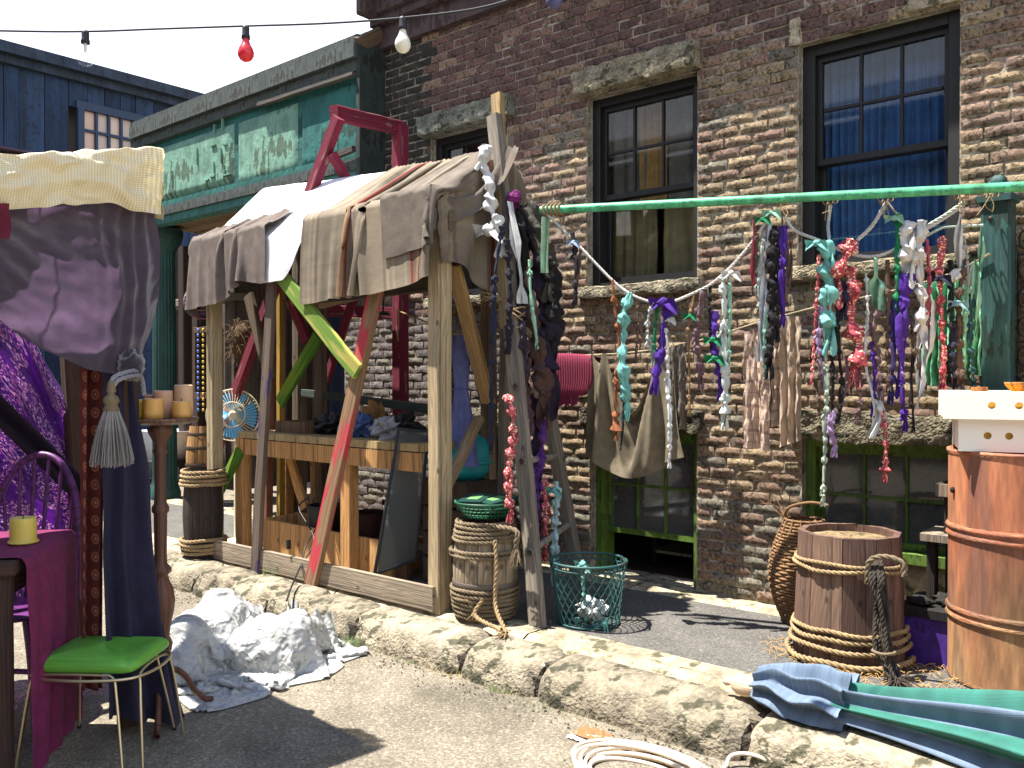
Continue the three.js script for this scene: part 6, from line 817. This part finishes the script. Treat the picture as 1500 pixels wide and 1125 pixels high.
  const bx = -4.62; part('paisley_hanging', grid(120, 80, (u, v) => { const z = lerp(4.2, 2.86, u), y = lerp(2.25 - .9 * sstep(.55, 1, u), .3, v), gath = Math.sin(u * 36 + v * 6 + 3 * N3(u * 5, v * 4)) * .03 + .04 * Math.sin(v * 26 - u * 14 + 2 * N3(u * 3, v * 3)); return V(lerp(-4.8, -4.62, u) + gath, y, z + gath * .6); }, 1.3, 2), pm, t);
  part('velvet_sash', grid(20, 50, (u, v) => { const a = onX(-60, 545, -4.5).lerp(onX(128, 728, -4.45), v); return a.add(V(.03 * Math.sin(u * 9), (u - .5) * .16, 0)); }, .3, 1), cloth('#25122f'), t);
  // red patterned strip and navy curtain gathered at the corner post
  part('patterned_curtain', grid(24, 60, (u, v) => { const px = lerp(116, 158 - 6 * v, u), py = lerp(538, 1010, v); return onX(px, py, -3.68).add(V(.03 * Math.sin(u * 11 + v), 0, .0)); }, .35, 1.4), mapped('redpat', rep(T.redpat, 1.6, 1.6), {}), t);
  const nv = cloth('#34304f'); part('navy_curtain', grid(60, 70, (u, v) => { const l = lerp(150, 142, v) + 10 * sstep(.5, 1, v), r = lerp(198, 222, sstep(0, .35, v)) + 58 * Math.pow(v, 3), px = lerp(l, r, u), py = lerp(544, 1050 + 12 * u, v); return onX(px, py, -3.60 + .05 * v).add(V(.035 * Math.sin(u * 16 + 2 * v + N3(u * 3, v * 3) * 2) * (.4 + v), 0, 0)); }, .6, 1.4), nv, t);
  // gathered knot, tie-back rope and tassel
  part('gathered_knot', ellipGeo(P(192, 535, .04), .055, .06, .05, .5, 3, 22, 14), dm, t);
  const k = P(176, 553, .09), rp = cloth('#a9a6ae'); part('tie_rope', merge([ropeGeo([P(160, 566, .1), P(168, 552, .11), P(184, 546, .11), P(200, 544, .08), P(208, 556, .04), P(211, 578, .02)], .010), ropeGeo([P(163, 572, .1), P(172, 558, .12), P(188, 552, .12), P(203, 550, .09)], .009)]), rp, t);
  const ts = thing('tassel', 'large grey fringed tassel hanging at the curtain tie', 'tassel', null, P(163, 580, .11)), tc = P(163, 580, .11), fr = []; part('head', latheGeo([[.004, .06], [.012, .045], [.018, .02], [.012, .008], [.026, -.006], [.03, -.022], [.022, -.034], [.026, -.044], [.032, -.052], [.026, -.06], [0, -.06]], tc, 20, { wob: .05 }), M('tasselhead', { map: T.cloth4, color: S('#8d7a58'), roughness: .7 }), ts);
  reseed(91); for (let i = 0; i < 260; i++) { const a = rr(0, 6.283), r = Math.sqrt(rnd()), l = rr(.2, .225); fr.push(tubeGeo([V(tc.x + Math.cos(a) * .024 * r, tc.y - .05, tc.z + Math.sin(a) * .024 * r), V(tc.x + Math.cos(a) * .058 * r, tc.y - .05 - l * .45, tc.z + Math.sin(a) * .058 * r), V(tc.x + Math.cos(a) * .078 * r + rr(-.006, .006), tc.y - .05 - l, tc.z + Math.sin(a) * .078 * r + rr(-.006, .006))], .0028, 5, 4)); } part('fringe', merge(fr), cloth('#a8a29c'), ts);
}
{ // candle pedestal
  const c = onY(236, 1052, 0), d = c.clone(); const top = atD(234, 614, 3.80).y, b = thing('candle_stand', 'tall turned dark wood pedestal holding candles', 'pedestal', null, c), m = wood('#6a4634', .55), H = top;
  const pr = [[.045, .16], [.05, .2], [.035, .23], [.03, .27], [.045, .3], [.05, .33], [.036, .36], [.04, .40], [.055, .47], [.06, .52], [.052, .57], [.034, .61], [.03, .63], [.045, .645], [.045, .66], [.028, .68], [.026, .72], [.028, .9], [.036, .91], [.036, .93], [.027, .945], [.024, .98], [.024, H - .16], [.03, H - .15], [.034, H - .14], [.026, H - .13], [.03, H - .1], [.05, H - .06], [.055, H - .04], [.04, H - .03], [.06, H - .022]];
  part('column', latheGeo(pr, c, 24), m, b); part('plate', latheGeo([[0, H - .022], [.12, H - .022], [.158, H - .01], [.162, H], [.16, H + .006], [.15, H + .003], [0, H + .001]], c, 36), wood('#7a5a48', .5), b);
  for (let i = 0; i < 3; i++) { const a = [.55, 2.75, 4.7][i], q = [[.02, .2], [.08, .2], [.15, .15], [.2, .08], [.26, .03], [.31, .014]]; for (let s = 0; s < 1; s++) part('foot', (() => { const pts = q.map(([r, y]) => V(c.x + Math.cos(a) * r * .8, y, c.z + Math.sin(a) * r * .8)); const g = tubeGeo(pts, .0135, 20, 8); return g; })(), m, b); }
  const cd = (dx, dz, r, h, hex, label) => { const p = V(c.x + dx, H + .0035, c.z + dz), g = thing('pillar_candle', label, 'candle', 'candles on the pedestal', p); part('wax', latheGeo([[0, 0], [r, 0], [r * 1.01, h * .3], [r * .99, h * .8], [r, h * .96], [r * .9, h], [r * .5, h * .97], [0, h * .96]], p, 22, { wob: .05, s: dx * 50 }), new THREE.MeshPhysicalMaterial({ color: S(hex), roughness: .5, transmission: .12, thickness: 0, side: THREE.DoubleSide, bumpMap: T.fbmB, bumpScale: .003 }), g); part('wick', tubeGeo([V(p.x, p.y + h * .95, p.z), V(p.x + .002, p.y + h + .012, p.z)], .002, 3, 5), plain('#1a1512', .9), g); };
  const rt = V(Math.sin(YAW), 0, -Math.cos(YAW)), fw = V(-Math.cos(YAW), 0, -Math.sin(YAW)), pc = (a, f) => [rt.x * a + fw.x * f, rt.z * a + fw.z * f];
  cd(...pc(-.085, -.06), .041, .082, '#d8b84a', 'squat yellow candle at pedestal plate edge'); cd(...pc(.005, -.085), .041, .088, '#dba95a', 'squat amber candle beside the yellow candle'); cd(...pc(.105, -.03), .038, .075, '#d6a458', 'squat amber candle at far edge of plate'); cd(...pc(.0, .03), .042, .12, '#cfa07e', 'pinkish melted candle standing behind the amber one'); cd(...pc(.075, .075), .04, .145, '#d0aa84', 'tallest tan candle at the back of plate'); cd(...pc(-.06, .08), .04, .1, '#c99a72', 'small tan candle behind the yellow candle');
}
{ // green stool
  const y = .425, q = [onY(64, 966, y), onY(212, 968, y), onY(238, 930, y), onY(92, 926, y)], c = q.reduce((a, p) => a.add(p), V(0, 0, 0)).multiplyScalar(.25), s = thing('vinyl_stool', 'bright green vinyl stool on brass hairpin legs', 'stool', null, V(c.x, 0, c.z));
  // square it up
  const ax = q[1].clone().sub(q[0]).normalize(), az = V(-ax.z, 0, ax.x), hw = .205, hd = .175, P = (a, e, yy) => V(c.x, yy, c.z).addScaledVector(ax, a).addScaledVector(az, e);
  const sgn = Math.sign(q[3].clone().sub(q[0]).dot(az)) || 1;
  part('seat', grid(40, 40, (u, v) => { const b2 = (v - .5) * Math.PI, a = u * 6.2832, p = .22, sx = Math.sign(Math.cos(a)) * Math.abs(Math.cos(a)) ** p, sz = Math.sign(Math.sin(a)) * Math.abs(Math.sin(a)) ** p, rr2 = Math.cos(b2) ** .28; return P(sx * rr2 * hw, sz * rr2 * hd * sgn, y - .032 + Math.sin(b2) * .032 + .012 * (1 - Math.max(sx * sx, sz * sz) * rr2) * (b2 > 0 ? 1 : 0)); }, 1, .5, true), M('vinyl_green', { map: rep(T.leather, 2, 2), bumpMap: rep(T.fbmB, 6, 6), bumpScale: .0012, color: S('#7fd24c'), roughness: .42 }), s);
  const br = M('brass', { color: L(.62, .52, .32), metalness: .85, roughness: .35 }); part('frame', tubeGeo([[-1, -1], [1, -1], [1, 1], [-1, 1]].flatMap(([a, e]) => [P(a * hw * .93, e * hd * .93, y - .07)]), .006, 60, 7, true), br, s);
  for (const e of [-1, 1]) { part('leg', tubeGeo([P(-hw * 1.1, e * (hd + .05), .004), P(-hw * .97, e * (hd + .008), y - .14), P(-hw * .88, e * hd * .99, y - .066), P(-hw * .6, e * hd * .97, y - .058), P(hw * .3, e * hd * .97, y - .058), P(hw * .6, e * hd * .98, y - .066), P(hw * .7, e * (hd + .008), y - .14), P(hw * .92, e * (hd + .05), .004)].map(v => v), .0052, 60, 7), br, s); }
  for (const a of [-1, 1]) part('leg', tubeGeo([P(a * (hw + .04), -hd * 1.05, .004), P(a * (hw + .01), -hd * .8, y - .12), P(a * hw * .98, -hd * .55, y - .062), P(a * hw * .98, hd * .55, y - .062), P(a * (hw + .01), hd * .8, y - .12), P(a * (hw + .04), hd * 1.05, .004)], .0052, 50, 7), br, s);
  for (const [a, e] of [[-1.1, -1.27], [-1.1, 1.27], [.92, -1.27], [.92, 1.27]]) part('rubber_tip', ellipGeo(P(a * hw, e * hd * 1.02, .009), .009, .009, .009), plain('#15151a', .7), s);
}
{ // table with magenta cloth, candle, chair
  const y = .84, A = onY(22, 821, y), B = onY(103, 776, y), e = B.clone().sub(A), len = e.length(); e.normalize(); const o = V(e.z, 0, -e.x).multiplyScalar(1); if (o.x > 0) o.negate(); const P = (a, b2, yy) => A.clone().addScaledVector(e, a).addScaledVector(o, b2).setY(yy);
  const t = thing('side_table', 'dark wooden table under the magenta cloth', 'table'), w = wood('#4a3228'); part('top', merge([beamGeo(P(len / 2, .004, y - .03), P(len / 2, .75, y - .03), len + .02, .05, e)]), w, t); for (const [a, b2] of [[.05, .06], [len - .05, .06], [.05, .7], [len - .05, .7]]) part('leg', beamGeo(P(a, b2, 0), P(a, b2, y - .056), .06, .06, e), w, t); part('apron', beamGeo(P(.08, .05, y - .1), P(len - .08, .05, y - .1), .08, .03, V(0, 1, 0)), w, t);
  const mg = M('magenta', { map: rep(T.cloth, 6, 6), bumpMap: rep(T.clothB, 6, 6), bumpScale: .006, color: S('#a02a6c'), roughness: .9 });
  solo('table_runner', grid(50, 90, (u, v) => { const s = v * 1.55, a = lerp(.03, len - .01, u); if (s < .72) return P(a, .72 - s, y + .004 + .003 * N3(u * 8, s * 9)); const h = s - .72, r = Math.min(h, .03); return P(a + .03 * h * (u - .5) + .01 * N3(u * 3, h * 5), -.01 - r * .6 - .02 * Math.abs(Math.sin(u * 12 + h * 2)) * Math.min(1, h * 4), y + .004 - h * .985); }, len, 1.55), mg, 'magenta fringed runner hanging from table to ground', 'tablecloth');
  const cp = onY(34, 795, y + .008), cd = thing('pillar_candle', 'yellow candle standing alone on the magenta cloth', 'candle', null, cp); part('wax', latheGeo([[0, 0], [.056, 0], [.055, .008], [.048, .014], [.048, .07], [.047, .098], [.042, .1], [.02, .095], [0, .094]], cp, 24, { wob: .04 }), new THREE.MeshPhysicalMaterial({ color: S('#d9c25a'), roughness: .45, transmission: .15, thickness: 0, side: THREE.DoubleSide, bumpMap: T.fbmB, bumpScale: .004 }), cd); part('wick', tubeGeo([V(cp.x, cp.y + .094, cp.z), V(cp.x, cp.y + .106, cp.z)], .002, 3, 5), plain('#1a1512', .9), cd);
  // windsor chair
  const D = 4.05, fwd = V(-Math.cos(YAW), 0, -Math.sin(YAW)), rt = V(Math.sin(YAW), 0, -Math.cos(YAW)), base = atD(48, 600, D).setY(0), ch = thing('windsor_chair', 'purple hoop-back windsor chair behind the magenta table', 'chair', null, base), pm = M('purplepaint', { map: rep(T.peel, 2, 2), color: S('#7a2f86'), roughness: .45 });
  const Q = (a, f, yy) => base.clone().addScaledVector(rt, a).addScaledVector(fwd, f).setY(yy), sy = .47, top = atD(60, 668, D).y;
  part('seat', grid(40, 10, (u, v) => { const a = u * 6.283, r = Math.sin(v * Math.PI) ** .35; return Q(Math.cos(a) * .22 * r, -.2 + Math.sin(a) * .21 * r, sy - .02 * Math.cos(v * Math.PI)); }, 1, .3, true), pm, ch);
  const hoop = u => { const a = Math.PI * (1 - u); return Q(Math.cos(a) * .215, -.02 + .10 * Math.sin(a), sy + Math.pow(Math.sin(a), .62) * (top - sy)); }; part('hoop', tubeGeo(Array.from({ length: 22 }, (_, i) => hoop(i / 21)), .0165, 60, 9), pm, ch);
  for (let i = 1; i < 7; i++) { const x = (i - 3.5) * .052, a = Math.acos(clamp(x * 1.25 / .215, -1, 1)), tp = Q(Math.cos(a) * .215, -.02 + .1 * Math.sin(a), sy + Math.pow(Math.sin(a), .62) * (top - sy)); part('spindle', tubeGeo([Q(x, -.02, sy), Q(x * 1.12, .03, lerp(sy, tp.y, .45)), tp], i === 3 || i === 4 ? .009 : .0085, 14, 7), pm, ch); }
  for (const [a, f] of [[-.15, -.33], [.15, -.33], [-.15, -.06], [.15, -.06]]) part('leg', tubeGeo([Q(a, f, sy - .01), Q(a * 1.2, f + (f < -.2 ? -.02 : .02), .3), Q(a * 1.45, f + (f < -.2 ? -.05 : .05), .004)], .018, 14, 8), pm, ch); part('stretcher', tubeGeo([Q(-.2, -.2, .19), Q(0, -.2, .2), Q(.2, -.2, .19)], .012, 10, 7), pm, ch);
}
// ---------- things under the porch ----------
{
  reseed(101);
  let c = onY(297, 820, SW).add(V(-.09, 0, -.06)); c.y = SW; const b = thing('black_barrel', 'black tarred barrel with rope bands beside booth post', 'barrel', null, c); staveBarrel(b, c, .12, .145, .66, 12, [wood('#3a302a'), wood('#2c2622')]); for (const [y, R] of [[.64, .15], [.61, .155], [.58, .155], [.55, .16], [.14, .158], [.11, .158], [.08, .155], [.05, .15]]) part('rope', ropeGeo(ringPts(c, R, y, 14, .006, y * 40), .014, true), ropeM, b); part('lid', latheGeo([[0, .63], [.125, .63], [.125, .61]], c, 18), wood('#8a7a6a'), b);
  c = onY(300, 716, SW); c.y = SW; const w = thing('oak_barrel', 'sunlit golden oak barrel standing under the porch', 'barrel', null, c); staveBarrel(w, c, .17, .215, .76, 14, [wood('#b98a58'), wood('#c89a64'), wood('#a87b4c')]); for (const y of [.12, .3, .5, .66]) part('hoop', latheGeo([[lerp(.172, .222, Math.sin(y / .76 * 3.14)), y - .02], [lerp(.176, .226, Math.sin(y / .76 * 3.14)), y], [lerp(.172, .222, Math.sin(y / .76 * 3.14)), y + .02]], c, 26), plain('#4a3c30', .6), w); part('lid', latheGeo([[0, .73], [.175, .73]], c, 18), wood('#8c6b48'), w);
  // wire fan with blue blades
  const fc = onZ(342, 608, 1.02), f = thing('pedestal_fan', 'cream wire-guard fan with bright blue blades', 'fan', null, V(fc.x, SW, fc.z)), fm = plain('#d9d0b4', .5), bl = M('fanblue', { color: L(.03, .36, .72), roughness: .3 }), n = V(.75, .1, .65).normalize(), uu = V(-n.z, 0, n.x).normalize(), vv = n.clone().cross(uu), FP = (r, a, d) => fc.clone().addScaledVector(uu, Math.cos(a) * r).addScaledVector(vv, Math.sin(a) * r).addScaledVector(n, d);
  for (const d of [.05, -.05]) { for (const r of [.205, .1]) part('guard_ring', tubeGeo(Array.from({ length: 24 }, (_, i) => FP(r, i / 24 * 6.283, d * (r < .15 ? 1.3 : .5))), .005, 48, 5, true), fm, f); } const wi = []; for (let i = 0; i < 44; i++) for (const d of [.05, -.05]) { const a = i / 44 * 6.283; wi.push(tubeGeo([FP(.03, a, d * 1.5), FP(.12, a + .12, d * 1.3), FP(.205, a + .2, d * .5)], .0019, 5, 3)); } part('guard_wires', merge(wi), fm, f);
  for (let k = 0; k < 4; k++) part('blade', grid(10, 8, (u, v) => FP(lerp(.03, .18, v), k * 1.571 + (u - .5) * lerp(.9, 1.25, v), (u - .5) * .06), .1, .1), bl, f); part('hub', ellipGeo(fc.clone().addScaledVector(n, .03), .035, .035, .035), fm, f); part('motor', ellipGeo(fc.clone().addScaledVector(n, -.1), .07, .06, .07), fm, f); part('pole', tubeGeo([fc.clone().addScaledVector(n, -.11), V(fc.x - .08, .8, fc.z - .07), V(fc.x - .08, SW + .02, fc.z - .07)], .016, 14, 8), fm, f); part('foot', latheGeo([[0, .03], [.03, .03], [.14, .012], [.15, 0], [0, 0]], V(fc.x - .08, SW, fc.z - .07), 24), fm, f);
  // yarn ball
  const yc = onZ(297, 442, 1.35), yb = thing('yarn_ball', 'hanging ball wound from purple, pink and cream yarn', 'yarn ball', null, yc), cols = ['#6b2f6e', '#a05a86', '#3f2a50', '#d9cbb0', '#7a3a4a', '#4a4a7a'], R = .135; part('core', ellipGeo(yc, R * .92, R * .92, R * .92, 0), cloth('#4a2a44'), yb); for (let k = 0; k < 6; k++) { const q = []; for (let i = 0; i < 11; i++) { const ax = V(rr(-1, 1), rr(-1, 1), rr(-1, 1)).normalize(), p1 = V(ax.y, -ax.x, .2).cross(ax).normalize(), p2 = ax.clone().cross(p1), o = rr(-.5, .5); q.push(tubeGeo(Array.from({ length: 18 }, (_, j) => { const a = j / 18 * 6.283, rr1 = Math.sqrt(1 - o * o) * R; return yc.clone().addScaledVector(ax, o * R).addScaledVector(p1, Math.cos(a) * rr1).addScaledVector(p2, Math.sin(a) * rr1); }), .0055, 40, 4, true)); } part('yarn', merge(q), cloth(cols[k]), yb); } part('string', tubeGeo([yc.clone().add(V(0, R, 0)), yc.clone().add(V(.02, .4, 0))], .004, 3, 4), ropeM, yb);
  // beaded hanging frame, straw ball
  const fz = 1.0, fa = onZ(286, 484, fz), fb = onZ(324, 580, fz), hf = thing('bead_frame', 'dark wooden frame hung with bead strings under the porch', 'frame'), dw = wood('#5a4030'); part('rail', beamGeo(fa, V(fb.x, fa.y, fz), .05, .03, V(0, 1, 0)), dw, hf); part('rail', beamGeo(V(fa.x, fb.y, fz), fb, .05, .03, V(0, 1, 0)), dw, hf); part('stile', beamGeo(fa, V(fa.x, fb.y, fz), .035, .028), dw, hf); part('stile', beamGeo(V(fb.x, fa.y, fz), fb, .035, .028), dw, hf); for (let k = 0; k < 4; k++) { const q = []; for (let i = 0; i < 16; i++) q.push(ellipGeo(V(lerp(fa.x, fb.x, (k + 1) / 5), lerp(fa.y, fb.y - .12, i / 15), fz + .02), .011, .014, .011, 0, 0, 8, 6)); part('bead_string', merge(q), plain(['#4a78c8', '#d0a838', '#3aa090', '#e0d8c8'][k], .3), hf); } part('hanging_cord', tubeGeo([V((fa.x + fb.x) / 2, fa.y, fz), V((fa.x + fb.x) / 2, 2.6, fz)], .004, 3, 4), ropeM, hf);
  const sc = onZ(354, 500, .9); reseed(107); const sq = []; for (let i = 0; i < 260; i++) { const d = V(rr(-1, 1), rr(-1, 1), rr(-1, 1)).normalize(), e = V(rr(-1, 1), rr(-1, 1), rr(-1, 1)), p = sc.clone().addScaledVector(V(d.x, d.y * 1.5, d.z), .1); sq.push(tubeGeo([p, p.clone().addScaledVector(e, .05), p.clone().addScaledVector(e, .09).add(V(0, -.02, 0))], .0024, 4, 3)); } const sb = thing('straw_bundle', 'dry straw bundle hanging behind the booth post', 'straw'); part('stalks', merge([...sq, ellipGeo(sc, .09, .14, .09, .3)]), cloth('#6e5638'), sb);
  // white tub on a black cart further down the street
  const ct = onY(245, 712, SW), cart = thing('black_cart', 'low black wooden cart under the porch', 'cart'), bk = plain('#201c1c', .7); ct.y = SW; part('deck', boxGeo(ct.x - .45, ct.x + .35, .42, .5, ct.z - .35, ct.z + .35), bk, cart); for (const dx of [-.4, .22]) for (const dz of [-.3, .26]) part('leg', boxGeo(ct.x + dx, ct.x + dx + .08, SW, .419, ct.z + dz, ct.z + dz + .06), bk, cart); part('rail', boxGeo(ct.x - .42, ct.x + .33, .26, .31, ct.z + .361, ct.z + .39), bk, cart);
  const tb = V(ct.x - .02, .502, ct.z); solo('white_tub', grid(4, 8, (u, v) => { const k = [[-1, -1], [1, -1], [1, 1], [-1, 1]][Math.round(u * 4) % 4], y = [0, 0, .3, .34, .34, .34, .3, .02, .02][Math.round(v * 8)], r = [0, .86, 1, 1.04, 1.04, .98, .95, .84, 0][Math.round(v * 8)]; return V(tb.x + k[0] * .33 * r, tb.y + y, tb.z + k[1] * .26 * r); }, 1, 1, true), plain('#dfe6ee', .5), 'white rectangular plastic tub on the black cart', 'tub');
}
renderer.render(scene, camera);
